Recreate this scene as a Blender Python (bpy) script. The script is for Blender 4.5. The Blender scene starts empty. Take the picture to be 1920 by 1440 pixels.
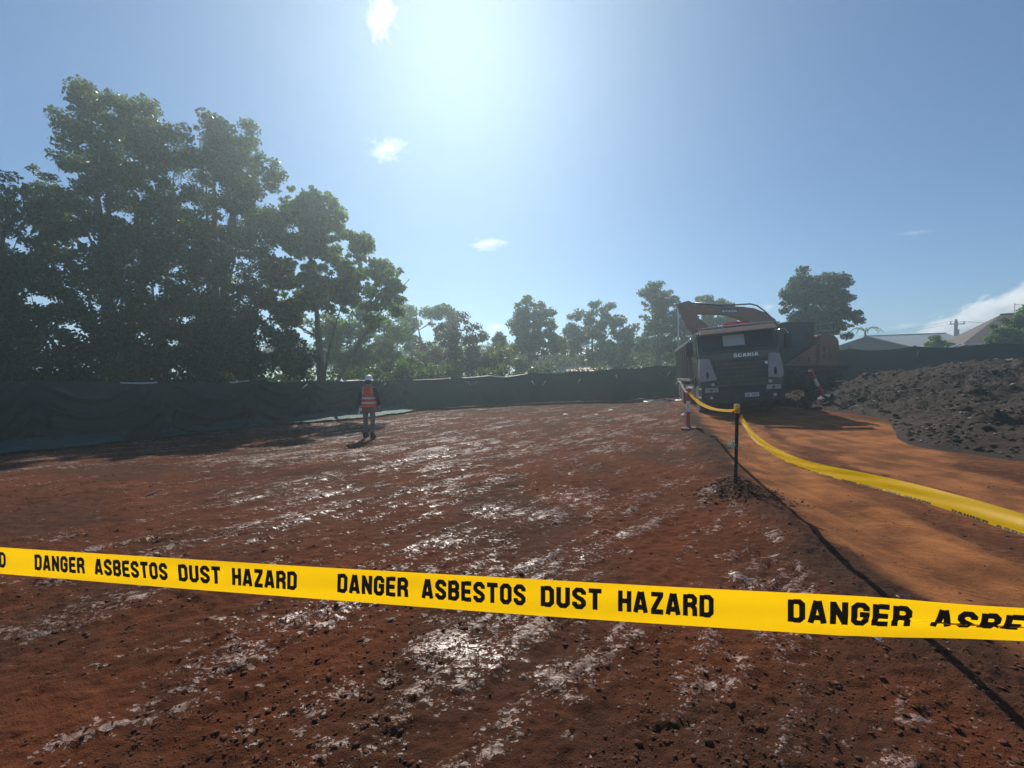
import bpy, bmesh, math, random
import numpy as np
from mathutils import Vector, Matrix

# ------------------------------------------------------------------ scene, camera, light
SC = bpy.context.scene
COL = SC.collection
R = math.radians
F = 740.0          # focal length in photo pixels (1920 wide)
EYE = 1.6
HOR = 705.0        # row of the horizon in the photo
HAZE_D, HAZE_G = 0.0043, 0.65

cd = bpy.data.cameras.new("camera"); cam = bpy.data.objects.new("camera", cd); COL.objects.link(cam)
cam.location = (0, 0, EYE)
cam.rotation_euler = (R(90) - math.atan(15 / F), 0, 0)
cd.sensor_width = 36; cd.lens = 36 * F / 1920
cd.clip_start = 0.05; cd.clip_end = 9000
SC.camera = cam

SUN_EL, SUN_AZ = 43.5, -8.0      # azimuth measured from +Y, positive towards +X
w = bpy.data.worlds.new("World"); SC.world = w; w.use_nodes = True
nt = w.node_tree; bgn = nt.nodes['Background']
sky = nt.nodes.new('ShaderNodeTexSky'); sky.sky_type = 'NISHITA'; sky.sun_disc = False
sky.sun_elevation = R(SUN_EL); sky.sun_rotation = R(SUN_AZ)
sky.altitude = 600; sky.air_density = 1.0; sky.dust_density = 0.35; sky.ozone_density = 2.5
tint = nt.nodes.new('ShaderNodeMix'); tint.data_type = 'RGBA'; tint.blend_type = 'MULTIPLY'; tint.inputs[0].default_value = 1; tint.inputs[7].default_value = (.74, .97, 1.16, 1)
nt.links.new(sky.outputs[0], tint.inputs[6]); nt.links.new(tint.outputs[2], bgn.inputs[0]); bgn.inputs[1].default_value = 0.069

sd = bpy.data.lights.new("sun", 'SUN'); sun = bpy.data.objects.new("sun", sd); COL.objects.link(sun)
sd.energy = 5.0; sd.angle = R(0.5); sd.color = (1.0, 0.93, 0.82)
SUND = Vector((math.sin(R(SUN_AZ)) * math.cos(R(SUN_EL)), math.cos(R(SUN_AZ)) * math.cos(R(SUN_EL)), math.sin(R(SUN_EL))))
sun.rotation_euler = SUND.to_track_quat('Z', 'Y').to_euler()

SC.view_settings.view_transform = 'Standard'; SC.view_settings.look = 'None'
SC.view_settings.exposure = 0.25; SC.view_settings.gamma = 1.0; SC.view_settings.use_curve_mapping = False
SC.render.engine = 'CYCLES'
SC.cycles.use_denoising = True
SC.cycles.max_bounces = 8; SC.cycles.transparent_max_bounces = 12; SC.cycles.volume_bounces = 6
SC.cycles.sample_clamp_indirect = 6

rng = np.random.default_rng(7)
random.seed(7)

# ------------------------------------------------------------------ helpers
def P(px, py, Y):
    """a photo pixel and a distance along +Y -> the point in the world it shows"""
    return Vector(((px - 960) * Y / F, Y, EYE - (py - HOR) * Y / F))

def ss(a, b, x):
    t = np.clip((np.asarray(x, float) - a) / (b - a), 0, 1); return t * t * (3 - 2 * t)

def _hash(ix, iy, seed):
    h = (ix.astype(np.int64) * 374761393 + iy.astype(np.int64) * 668265263 + seed * 974634777) & 0xffffffff
    h = ((h ^ (h >> 13)) * 1274126177) & 0xffffffff
    h = (h ^ (h >> 16)) & 0xffffffff
    return h.astype(np.float64) / 4294967295.0

def vn(x, y, seed=0):
    x = np.asarray(x, float); y = np.asarray(y, float)
    ix = np.floor(x); iy = np.floor(y); fx = x - ix; fy = y - iy
    fx = fx * fx * (3 - 2 * fx); fy = fy * fy * (3 - 2 * fy)
    a = _hash(ix, iy, seed); b = _hash(ix + 1, iy, seed); c = _hash(ix, iy + 1, seed); d = _hash(ix + 1, iy + 1, seed)
    return (a * (1 - fx) + b * fx) * (1 - fy) + (c * (1 - fx) + d * fx) * fy

def fbm(x, y, seed=0, octv=4, gain=0.5):
    s = 0; a = 1; t = 0
    for k in range(octv):
        s = s + a * vn(x * 2 ** k + 17.3 * k, y * 2 ** k - 9.1 * k, seed + k); t += a; a *= gain
    return s / t

def tag(o, label=None, cat=None, group=None, kind=None):
    if label: o['label'] = label
    if cat: o['category'] = cat
    if group: o['group'] = group
    if kind: o['kind'] = kind
    return o

def empty(name, loc, rz=0):
    o = bpy.data.objects.new(name, None); COL.objects.link(o); o.location = loc; o.rotation_euler = (0, 0, rz)
    o.empty_display_size = .1
    return o

def link_mesh(name, me, mat, parent=None, smooth=False):
    o = bpy.data.objects.new(name, me); COL.objects.link(o)
    if mat is not None and not me.materials: me.materials.append(mat)
    if parent is not None: o.parent = parent
    if smooth:
        me.polygons.foreach_set('use_smooth', np.ones(len(me.polygons), bool))
    return o

def np_mesh(name, V, Fc, mat, parent=None, smooth=False):
    """vertices (n,3), faces (m,k) of one size k"""
    V = np.asarray(V, np.float32); Fc = np.asarray(Fc, np.int32)
    me = bpy.data.meshes.new(name)
    me.vertices.add(len(V)); me.vertices.foreach_set('co', V.ravel())
    m, k = Fc.shape
    me.loops.add(m * k); me.loops.foreach_set('vertex_index', Fc.ravel())
    me.polygons.add(m); me.polygons.foreach_set('loop_start', np.arange(0, m * k, k, dtype=np.int32))
    me.update(calc_edges=True)
    return link_mesh(name, me, mat, parent, smooth)

class MB:
    """collects shapes; build() links them as one mesh"""
    def __init__(s): s.v = []; s.f = []
    def add(s, V, Fc, M=None):
        n = len(s.v)
        for p in V:
            p = Vector(p); s.v.append(M @ p if M else p)
        for f in Fc: s.f.append([i + n for i in f])
        return s
    def box(s, c, d, M=None, rot=None):
        x, y, z = d[0] / 2, d[1] / 2, d[2] / 2
        V = [Vector((a * x, b * y, e * z)) for a in (-1, 1) for b in (-1, 1) for e in (-1, 1)]
        if rot is not None: V = [rot @ p for p in V]
        V = [p + Vector(c) for p in V]
        return s.add(V, [(0, 1, 3, 2), (4, 6, 7, 5), (0, 4, 5, 1), (2, 3, 7, 6), (0, 2, 6, 4), (1, 5, 7, 3)], M)
    def prism(s, poly, a0, a1, axis=0, M=None):
        """poly: 2-D outline in the two other axes, extruded a0..a1 along axis"""
        n = len(poly); V = []
        for a in (a0, a1):
            for (p, q) in poly:
                V.append({0: (a, p, q), 1: (p, a, q), 2: (p, q, a)}[axis])
        Fc = [list(range(n))[::-1], [i + n for i in range(n)]] + [(i, (i + 1) % n, (i + 1) % n + n, i + n) for i in range(n)]
        return s.add(V, Fc, M)
    def tube(s, pts, r, n=8, M=None, cap=True):
        pts = [Vector(p) for p in pts]
        if not hasattr(r, '__len__'): r = [r] * len(pts)
        base = len(s.v); up = Vector((0, 0, 1)); prev = None
        for i, p in enumerate(pts):
            t = (pts[min(i + 1, len(pts) - 1)] - pts[max(i - 1, 0)])
            t = t.normalized() if t.length > 1e-9 else Vector((0, 0, 1))
            if prev is None:
                u = t.cross(up if abs(t.z) < .95 else Vector((1, 0, 0))).normalized()
            else:
                u = (prev - t * prev.dot(t)); u = u.normalized() if u.length > 1e-6 else t.orthogonal().normalized()
            prev = u; v = t.cross(u)
            for k in range(n):
                a = 2 * math.pi * k / n
                q = p + (u * math.cos(a) + v * math.sin(a)) * r[i]
                s.v.append(M @ q if M else q)
        for i in range(len(pts) - 1):
            for k in range(n):
                a = base + i * n + k; b = base + i * n + (k + 1) % n
                s.f.append([a, b, b + n, a + n])
        if cap:
            s.f.append([base + k for k in range(n)][::-1]); s.f.append([base + (len(pts) - 1) * n + k for k in range(n)])
        return s
    def lathe(s, prof, n=20, M=None):
        """prof: (r, z) pairs round the z axis"""
        base = len(s.v)
        for (r, z) in prof:
            for k in range(n):
                a = 2 * math.pi * k / n; q = Vector((r * math.cos(a), r * math.sin(a), z)); s.v.append(M @ q if M else q)
        for i in range(len(prof) - 1):
            for k in range(n):
                a = base + i * n + k; b = base + i * n + (k + 1) % n
                s.f.append([a, b, b + n, a + n])
        if prof[0][0] > 1e-4: s.f.append([base + k for k in range(n)][::-1])
        if prof[-1][0] > 1e-4: s.f.append([base + (len(prof) - 1) * n + k for k in range(n)])
        return s
    def build(s, name, mat, parent=None, bevel=0, smooth=False, M=None):
        me = bpy.data.meshes.new(name); me.from_pydata([(M @ v if M else v) for v in s.v], [], s.f); me.update()
        bm = bmesh.new(); bm.from_mesh(me)
        bmesh.ops.remove_doubles(bm, verts=bm.verts, dist=1e-5)
        bmesh.ops.recalc_face_normals(bm, faces=bm.faces)
        if bevel:
            es = [e for e in bm.edges if len(e.link_faces) == 2 and e.calc_face_angle(0) > R(25)]
            bmesh.ops.bevel(bm, geom=es, offset=bevel, segments=2, affect='EDGES', clamp_overlap=True)
        bm.to_mesh(me); bm.free()
        o = link_mesh(name, me, mat, parent)
        if smooth or bevel:
            me.polygons.foreach_set('use_smooth', np.ones(len(me.polygons), bool))
            if not smooth: me.set_sharp_from_angle(angle=R(35))
        return o

def copy_tree(o, parent=None):
    c = o.copy(); COL.objects.link(c)
    if parent is not None: c.parent = parent
    for ch in list(o.children): copy_tree(ch, c)
    return c

# ------------------------------------------------------------------ materials
def mat_new(name):
    m = bpy.data.materials.new(name); m.use_nodes = True
    return m, m.node_tree, m.node_tree.nodes, m.node_tree.links, m.node_tree.nodes['Principled BSDF']

def simple(name, col, rough=0.6, metal=0, var=0.25, scale=6, bump=0.0, bscale=60, spec=0.5, dirt=None, dirt_amt=0.0, trans=0, coat=0, bdist=.02):
    """paint / plastic / metal with uneven tone, fine relief and optional dirt"""
    m, T, N, L, b = mat_new(name)
    tc = N.new('ShaderNodeTexCoord'); nz = N.new('ShaderNodeTexNoise'); nz.inputs['Scale'].default_value = scale; nz.inputs['Detail'].default_value = 6
    L.new(tc.outputs['Object'], nz.inputs['Vector'])
    mr = N.new('ShaderNodeMapRange'); mr.inputs[3].default_value = 1 - var; mr.inputs[4].default_value = 1 + var
    L.new(nz.outputs[0], mr.inputs[0])
    mx = N.new('ShaderNodeVectorMath'); mx.operation = 'SCALE'; mx.inputs[0].default_value = col; L.new(mr.outputs[0], mx.inputs['Scale'])
    out = mx.outputs[0]
    if dirt is not None:
        n2 = N.new('ShaderNodeTexNoise'); n2.inputs['Scale'].default_value = scale * .6; n2.inputs['Detail'].default_value = 8; L.new(tc.outputs['Object'], n2.inputs['Vector'])
        m2 = N.new('ShaderNodeMapRange'); m2.inputs[1].default_value = .45; m2.inputs[2].default_value = .7; m2.inputs[4].default_value = dirt_amt; L.new(n2.outputs[0], m2.inputs[0])
        mi = N.new('ShaderNodeMix'); mi.data_type = 'RGBA'; L.new(m2.outputs[0], mi.inputs[0]); L.new(out, mi.inputs[6]); mi.inputs[7].default_value = (*dirt, 1)
        out = mi.outputs[2]
    L.new(out, b.inputs['Base Color'])
    b.inputs['Roughness'].default_value = rough; b.inputs['Metallic'].default_value = metal
    b.inputs['Specular IOR Level'].default_value = spec
    if coat: b.inputs['Coat Weight'].default_value = coat
    if bump:
        n3 = N.new('ShaderNodeTexNoise'); n3.inputs['Scale'].default_value = bscale; n3.inputs['Detail'].default_value = 5 if bdist < .03 else 10; n3.inputs['Roughness'].default_value = .5 if bdist < .03 else .72; L.new(tc.outputs['Object'], n3.inputs['Vector'])
        bp = N.new('ShaderNodeBump'); bp.inputs['Strength'].default_value = bump; bp.inputs['Distance'].default_value = bdist
        L.new(n3.outputs[0], bp.inputs['Height']); L.new(bp.outputs[0], b.inputs['Normal'])
    if trans:
        tr = N.new('ShaderNodeBsdfTranslucent'); L.new(out, tr.inputs[0])
        ms = N.new('ShaderNodeMixShader'); ms.inputs[0].default_value = trans
        o = N['Material Output']; L.new(b.outputs[0], ms.inputs[1]); L.new(tr.outputs[0], ms.inputs[2]); L.new(ms.outputs[0], o.inputs[0])
    return m

def leaf_mat(name, c1, c2, trans=.4, rough=.42):
    m, T, N, L, b = mat_new(name)
    g = N.new('ShaderNodeNewGeometry'); cr = N.new('ShaderNodeMix'); cr.data_type = 'RGBA'
    cr.inputs[6].default_value = (*c1, 1); cr.inputs[7].default_value = (*c2, 1)
    L.new(g.outputs['Random Per Island'], cr.inputs[0])
    L.new(cr.outputs[2], b.inputs['Base Color']); b.inputs['Roughness'].default_value = rough; b.inputs['Specular IOR Level'].default_value = .5
    tr = N.new('ShaderNodeBsdfTranslucent'); vm = N.new('ShaderNodeVectorMath'); vm.operation = 'MULTIPLY'; vm.inputs[1].default_value = (1.3, 1.5, .6)
    L.new(cr.outputs[2], vm.inputs[0]); L.new(vm.outputs[0], tr.inputs[0])
    ms = N.new('ShaderNodeMixShader'); ms.inputs[0].default_value = trans
    L.new(b.outputs[0], ms.inputs[1]); L.new(tr.outputs[0], ms.inputs[2]); L.new(ms.outputs[0], N['Material Output'].inputs[0])
    return m

def ground_mat():
    m, T, N, L, b = mat_new('red_clay_ground')
    tc = N.new('ShaderNodeTexCoord'); obj = tc.outputs['Object']
    def attr(n):
        a = N.new('ShaderNodeAttribute'); a.attribute_name = n; return a.outputs['Fac']
    def noise(sc, det=6, vec=obj, rough=.55):
        n = N.new('ShaderNodeTexNoise'); n.inputs['Scale'].default_value = sc; n.inputs['Detail'].default_value = det; n.inputs['Roughness'].default_value = rough
        L.new(vec, n.inputs['Vector']); return n.outputs[0]
    def rng_(x, a, b_, c=0, d=1):
        r = N.new('ShaderNodeMapRange'); r.inputs[1].default_value = a; r.inputs[2].default_value = b_; r.inputs[3].default_value = c; r.inputs[4].default_value = d
        L.new(x, r.inputs[0]); return r.outputs[0]
    def mix(f, a, b_):
        mi = N.new('ShaderNodeMix'); mi.data_type = 'RGBA'
        L.new(f, mi.inputs[0])
        for k, v in ((6, a), (7, b_)):
            if isinstance(v, tuple): mi.inputs[k].default_value = (*v, 1)
            else: L.new(v, mi.inputs[k])
        return mi.outputs[2]
    def mth(op, a, b_=None, c=None):
        q = N.new('ShaderNodeMath'); q.operation = op
        for k, v in enumerate((a, b_, c)):
            if v is None: continue
            if isinstance(v, (int, float)): q.inputs[k].default_value = v
            else: L.new(v, q.inputs[k])
        return q.outputs[0]
    # streak coordinates: soil smeared along the digger's passes
    mp = N.new('ShaderNodeMapping'); mp.inputs['Rotation'].default_value = (0, 0, R(45)); mp.inputs['Scale'].default_value = (1.0, 3.2, 1)
    L.new(obj, mp.inputs[0]); st = mp.outputs[0]
    n1 = noise(1.1, 8); n2 = noise(7, 8, st); n3 = noise(38, 9, obj, .72); n4 = noise(140, 4)
    n5 = noise(13, 10, st, .78); n6 = noise(55, 5, st, .7)
    dark = mix(rng_(n1, .35, .65), (.055, .019, .009), (.115, .034, .014))
    dark = mix(rng_(n2, .40, .68, 0, .8), dark, (.140, .048, .021))
    road = mix(rng_(noise(1.8, 8), .38, .62), (.150, .056, .022), (.37, .145, .050))
    road = mix(rng_(n3, .45, .75, 0, .35), road, (.40, .175, .075))
    mpr = N.new('ShaderNodeMapping'); mpr.inputs['Rotation'].default_value = (0, 0, R(20)); mpr.inputs['Scale'].default_value = (5, .45, 1); L.new(obj, mpr.inputs[0])
    road = mix(rng_(noise(1.0, 8, mpr.outputs[0], .65), .42, .62, 0, .45), road, (.11, .045, .022))
    rd = attr('road'); col = mix(rng_(mth('ADD', rd, mth('ADD', mth('MULTIPLY', mth('SUBTRACT', n2, .5), 1.3), mth('MULTIPLY', mth('SUBTRACT', n1, .5), .9))), .2, .8), dark, road)
    # crusted, trowelled-smooth clay skins
    cr = attr('crust'); cf = rng_(mth('ADD', cr, mth('ADD', mth('MULTIPLY', mth('SUBTRACT', n5, .5), 1.9), mth('MULTIPLY', mth('SUBTRACT', n6, .5), .9))), .72, .78)
    def flakes(scale, ydist, k, thr):
        dn = N.new('ShaderNodeTexNoise'); dn.inputs['Scale'].default_value = scale * 1.3; dn.inputs['Detail'].default_value = 6; dn.inputs['Roughness'].default_value = .7; L.new(obj, dn.inputs['Vector'])
        w_ = N.new('ShaderNodeVectorMath'); w_.operation = 'MULTIPLY_ADD'; L.new(dn.outputs[1], w_.inputs[0]); w_.inputs[1].default_value = (k, k, k)
        m_ = N.new('ShaderNodeMapping'); m_.inputs['Rotation'].default_value = (0, 0, R(45)); m_.inputs['Scale'].default_value = (1, ydist, 1); L.new(obj, m_.inputs[0]); L.new(m_.outputs[0], w_.inputs[2])
        v_ = N.new('ShaderNodeTexVoronoi'); v_.inputs['Scale'].default_value = scale; L.new(w_.outputs[0], v_.inputs['Vector'])
        sep = N.new('ShaderNodeSeparateColor'); L.new(v_.outputs['Color'], sep.inputs[0])
        pr = mth('MULTIPLY', mth('SUBTRACT', mth('ADD', cr, mth('MULTIPLY', mth('SUBTRACT', n2, .5), 1.1)), thr), 2.0)
        on = rng_(mth('SUBTRACT', pr, sep.outputs[0]), 0, .04)
        edge = rng_(v_.outputs['Distance'], .42, .30)
        e2 = rng_(v_.outputs['Distance'], .50, .42)
        return mth('MULTIPLY', on, e2)
    fl = mth('MAXIMUM', mth('MAXIMUM', flakes(8, 2.2, .22, .28), flakes(19, 1.9, .11, .22)), flakes(44, 1.6, .06, .18))
    cf = mth('MAXIMUM', mth('MULTIPLY', cf, .9), fl)
    col = mix(cf, col, mix(n3, mix(rng_(n1, .4, .6), (.10, .045, .030), (.20, .11, .082)), mix(rng_(n2, .35, .65), (.17, .088, .064), (.34, .205, .165))))
    cl = attr('soil'); col = mix(cl, col, mix(n3, (.034, .018, .012), (.075, .040, .026)))
    col = mix(rng_(n4, .55, .8, 0, .35), col, (.03, .013, .009))
    L.new(col, b.inputs['Base Color'])
    wet = attr('wet'); wf = mth('MULTIPLY', cf, wet)
    ro = rng_(cf, 0, 1, .95, .46)
    ro2 = N.new('ShaderNodeMix'); L.new(wf, ro2.inputs[0]); L.new(ro, ro2.inputs[2]); ro2.inputs[3].default_value = .28
    L.new(ro2.outputs[0], b.inputs['Roughness'])
    wet = attr('wet'); sp = mth('MULTIPLY', rng_(cf, 0, 1, .08, .42), mth('ADD', mth('MULTIPLY', wet, 1.1), 1)); L.new(sp, b.inputs['Specular IOR Level'])
    # relief
    vo = N.new('ShaderNodeTexVoronoi'); vo.feature = 'DISTANCE_TO_EDGE'; vo.inputs['Scale'].default_value = 17; vo.inputs['Randomness'].default_value = 1; wp__ = N.new('ShaderNodeVectorMath'); wp__.operation = 'MULTIPLY_ADD'; nv = N.new('ShaderNodeTexNoise'); nv.inputs['Scale'].default_value = 9; nv.inputs['Detail'].default_value = 5; L.new(st, nv.inputs[0]); L.new(nv.outputs[1], wp__.inputs[0]); wp__.inputs[1].default_value = (.25, .25, .25); L.new(st, wp__.inputs[2]); L.new(wp__.outputs[0], vo.inputs['Vector'])
    crack = rng_(vo.outputs[0], 0, .07)
    h1 = mth('ADD', mth('MULTIPLY', n3, .7), mth('MULTIPLY', n4, .35))
    inv = mth('SUBTRACT', 1, mth('MULTIPLY', cf, .85))
    h = mth('ADD', mth('MULTIPLY', h1, inv), mth('MULTIPLY', cf, .55))
    h = mth('ADD', h, mth('MULTIPLY', crack, mth('MULTIPLY', cf, .16)))
    bp = N.new('ShaderNodeBump'); bp.inputs['Strength'].default_value = 1; bp.inputs['Distance'].default_value = .030
    L.new(h, bp.inputs['Height'])
    # tyre tread on the haul road
    mp2 = N.new('ShaderNodeMapping'); mp2.inputs['Rotation'].default_value = (0, 0, R(20)); mp2.inputs['Scale'].default_value = (14, 1.1, 1); L.new(obj, mp2.inputs[0])
    wv = N.new('ShaderNodeTexNoise'); wv.inputs['Scale'].default_value = 1.0; wv.inputs['Detail'].default_value = 7; wv.inputs['Roughness'].default_value = .68; L.new(mp2.outputs[0], wv.inputs[0]); tread = N.new('ShaderNodeTexWave'); tread.bands_direction = 'Y'; tread.inputs['Scale'].default_value = 4.2; tread.inputs['Distortion'].default_value = 2.5; tread.inputs['Detail'].default_value = 2; mp3 = N.new('ShaderNodeMapping'); mp3.inputs['Rotation'].default_value = (0, 0, R(38)); L.new(obj, mp3.inputs[0]); L.new(mp3.outputs[0], tread.inputs[0]); trk = rng_(noise(.8, 2, mp2.outputs[0]), .52, .60); hh2 = mth('ADD', mth('MULTIPLY', wv.outputs[0], 2.0), mth('MULTIPLY', mth('MULTIPLY', tread.outputs[1], trk), .55))
    bp2 = N.new('ShaderNodeBump'); bp2.inputs['Distance'].default_value = .012; L.new(mth('MULTIPLY', rd, .9), bp2.inputs['Strength']); L.new(hh2, bp2.inputs['Height']); L.new(bp.outputs[0], bp2.inputs['Normal'])
    L.new(bp2.outputs[0], b.inputs['Normal'])
    return m

M = {}
M['ground'] = ground_mat()
M['clod'] = simple('clod_soil', (.085, .033, .018), .95, var=.6, scale=9, bump=.6, bscale=50, spec=.2)
M['stone'] = simple('pale_stone', (.22, .165, .135), .85, var=.4, scale=9, bump=.4, bscale=40, spec=.3)
M['mound'] = simple('dark_heaped_soil', (.031, .019, .013), .9, var=.65, scale=2.5, bump=1.0, bscale=24, spec=.3, dirt=(.080, .052, .036), dirt_amt=.55, bdist=.07)
M['mound_stone'] = simple('mound_stone', (.15, .125, .105), .7, var=.6, scale=4, bump=.4, bscale=30, spec=.4)
M['tape'] = simple('yellow_tape_film', (1.0, .60, .006), .32, var=.09, scale=3, bump=.22, bscale=7, trans=.66)
M['ink'] = simple('black_tape_ink', (.018, .014, .008), .5, var=.1)
M['star_steel'] = simple('dark_star_picket_steel', (.035, .034, .032), .55, .6, var=.3)
M['cap'] = simple('yellow_picket_cap', (.62, .50, .16), .45, var=.15)
M['cloth'] = simple('black_green_shade_cloth', (.020, .034, .036), .6, var=.35, scale=1.5, bump=.5, bscale=14, trans=.10, spec=.35)
M['skirt'] = simple('teal_shade_cloth', (.018, .075, .075), .7, var=.35, scale=2.5, bump=.6, bscale=10, trans=.06, spec=.3)
M['galv'] = simple('galvanised_steel', (.42, .42, .41), .4, .8, var=.2)
M['hem'] = simple('pale_fence_hem', (.62, .62, .56), .4, var=.2, trans=.3)
M['bark'] = simple('grey_bark', (.16, .135, .11), .9, var=.45, scale=5, bump=.8, bscale=22, spec=.2)
M['darkbark'] = simple('dark_bark', (.075, .060, .048), .9, var=.45, scale=5, bump=.8, bscale=22, spec=.2)
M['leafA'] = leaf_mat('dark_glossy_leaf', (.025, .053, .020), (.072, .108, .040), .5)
M['leafB'] = leaf_mat('bright_green_leaf', (.055, .105, .030), (.135, .185, .065), .58)
M['leafC'] = leaf_mat('grey_green_leaf', (.045, .070, .034), (.105, .130, .062), .5)
M['leafR'] = leaf_mat('reddish_leaf', (.085, .038, .026), (.100, .075, .035), .4)
M['leafY'] = leaf_mat('yellow_green_leaf', (.080, .110, .028), (.150, .160, .050), .5)

# ------------------------------------------------------------------ terrain shape
_xk = np.array([-60, -30, -12, -6, -3, 1, 8, 10, 17, 21, 40, 80.]); _zk = np.array([-.6, -.5, -.33, -.28, -.15, 0, .26, .42, 1.15, 1.3, 1.7, 1.9])
_xs = np.linspace(-60, 80, 561); _zs = np.interp(_xs, _xk, _zk); _g = np.exp(-np.linspace(-2, 2, 17) ** 2); _g /= _g.sum()
_zs = np.convolve(np.pad(_zs, 8, mode='edge'), _g, 'valid')
def zb(x, y):
    return np.interp(x, _xs, _zs) * ss(2, 14, y)

EDGE_Y = [-5, 1.66, 2.13, 2.79, 3.6, 4.64, 6.07, 9, 12.5, 17]; EDGE_X = [2.65, 2.7, 2.72, 2.78, 2.95, 3.22, 3.52, 4.55, 5.9, 7.6]
def road_fields(x, y):
    e = np.interp(y, EDGE_Y, EDGE_X)
    wob = (fbm(x * .9, y * .9, 51, 3) - .5) * 1.1 + (fbm(x * 4, y * 4, 53, 4) - .5) * .5
    d = x - e + wob * .5
    laneA_w = np.interp(y, [0, 3, 5, 9.5, 13], [1.4, 1.5, 1.45, 1.6, 1.5])
    A = ss(0, .30, d) * (1 - ss(laneA_w * .85, laneA_w * 1.15, d))
    b0 = np.interp(y, [0, 5.2, 9.5, 14], [6.0, 5.5, 6.6, 7.5]); b1 = np.interp(y, [0, 5.2, 9.5, 14], [7.6, 7.1, 9.6, 10.5])
    B = ss(b0 - .3, b0 + .3, x + wob) * (1 - ss(b1 - .5, b1 + .5, x + wob)) * ss(2.5, 4.5, y)
    mid = ss(.0, .3, d) * .35
    return np.clip(np.maximum(np.maximum(A, B), mid), 0, 1), d

SC45 = math.sqrt(.5)
SCARPS = [((300, 1120), (500, 1190), .05), ((1020, 1405), (1400, 1375), .028), ((1130, 1240), (1440, 1190), .03), ((1180, 1230), (1320, 1215), .03),
          ((800, 912), (1100, 905), .035), ((520, 1190), (600, 1130), .06), ((240, 1040), (320, 1010), .03), ((850, 990), (1000, 985), .03),
          ((700, 862), (860, 850), .04), ((1300, 1130), (1560, 1120), .03), ((60, 905), (330, 880), .05), ((400, 905), (560, 880), .04)]
def gp(px, py):
    y = EYE * F / (py - HOR); return ((px - 960) * y / F, y)
PUDDLES = [((560, 990), 1.0), ((460, 1010), .45), ((800, 1012), .75), ((925, 948), .8), ((785, 948), .55), ((650, 790), 5), ((780, 800), 4), ((600, 925), 1.5), ((760, 815), 3), ((850, 850), 2.2),
           ((930, 1260), .25), ((860, 1235), .2), ((1060, 1060), .6), ((1090, 1010), .5), ((620, 1150), .35), ((1400, 1090), .35)]
def b_c(y): return np.interp(y, [0, 5.2, 9.5, 14], [6.8, 6.3, 8.1, 9.0])
def ground_fields(x, y):
    u = (x + y) * SC45; v = (x - y) * SC45
    rd, d = road_fields(x, y)
    site = 1 - ss(-.1, .35, d)
    big = .45 * fbm(x * .42 + 3, y * .42, 11, 3) + .55 * fbm(x * 1.3 + 3, y * 1.3, 13, 3)
    streak = fbm(u * .95, v * 4.2, 21, 5, .65)
    cells = fbm(u * 5.0, v * 11, 31, 4, .6)
    wet = np.zeros_like(x)
    for (p, r) in PUDDLES:
        gx, gy = gp(*p); wet = np.maximum(wet, np.exp(-(((x - gx) / r) ** 2 + ((y - gy) / (r * .6)) ** 2)))
    cr = (big - .5) * .8 + (streak - .5) * 1.2 + (cells - .5) * .9 + .205 + .12 * wet
    cr = cr - .25 * ss(-2.5, -6, x) * (1 - ss(5, 9, y)) * 1.0
    fill = (1 - ss(.12, .65, -d)) * (1 - ss(-.1, .5, d))        # loose spoil beside the road
    cr = (cr - .35 * fill) * site
    cr = np.clip(cr, 0, 1)
    h = (fbm(x * .35, y * .35, 41, 3) - .5) * .10
    h = h + (streak - .5) * .05 * site
    h = h + (fbm(u * 2, v * 6, 61, 4) - .5) * .030 * site
    rough = fbm(x * 14, y * 14, 71, 3) - .5
    cm = ss(.46, .60, cr + (fbm(u * 10, v * 26, 81, 3, .6) - .5) * .8)
    h = h + (rough * .034 + (fbm(x * 42, y * 42, 73, 2) - .5) * .016 * (1 - ss(4, 7, y))) * (1 - .8 * cm) * (.35 + .65 * site) + cm * .010
    for (a, b, dep) in SCARPS:
        ax, ay = gp(*a); bx, by = gp(*b)
        L2 = (bx - ax) ** 2 + (by - ay) ** 2; t = np.clip(((x - ax) * (bx - ax) + (y - ay) * (by - ay)) / L2, 0, 1)
        dist = np.hypot(x - ax - t * (bx - ax), y - ay - t * (by - ay)) + np.abs(fbm(x * 6, y * 6, 91, 4) - .5) * .22
        wdt = .018 + .006 * ay
        h = h - dep * .55 * np.exp(-(dist / wdt) ** 2) * ss(.35, .6, fbm(x * 3.1, y * 3.1, 93, 3))
    # shallow wheel ruts of the haul road, spoil ridge on its left side
    h = h - .045 * rd * np.exp(-((d - .75) / .32) ** 2) + .03 * rd * np.exp(-((d - 1.25) / .18) ** 2) - .03 * rd * np.exp(-((x - b_c(y)) / .35) ** 2) + .07 * np.exp(-((d + .25) / .28) ** 2) * (.3 + 1.4 * fbm(x * 2.2, y * 2.2, 95, 3)) * ss(1.5, 3, y)
    px_, py_ = 2.99, 5.26
    m = np.exp(-(((x - px_ - .05) / .34) ** 2 + ((y - py_) / .30) ** 2))
    h = h + m * (.10 + .08 * (fbm(x * 9, y * 9, 97, 3) - .5) * 2)
    soil = np.clip(fill * .75 + m * 1.3 + .55 * ss(.5, .66, fbm(x * .7 + 9, y * .7, 111, 4)) * site, 0, 1) * (1 - cm)
    soil = np.maximum(soil, .75 * (1 - rd) * ss(.4, 1.2, d) * fbm(x * .8, y * .8, 113, 3))
    soil = np.maximum(soil, ss(14, 19, y) * .55)
    fade = 1 - ss(30, 60, y)
    return zb(x, y) + h * fade, rd, cr, wet, soil

def ground_z(x, y):
    return float(ground_fields(np.array([float(x)]), np.array([float(y)]))[0][0])

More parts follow.
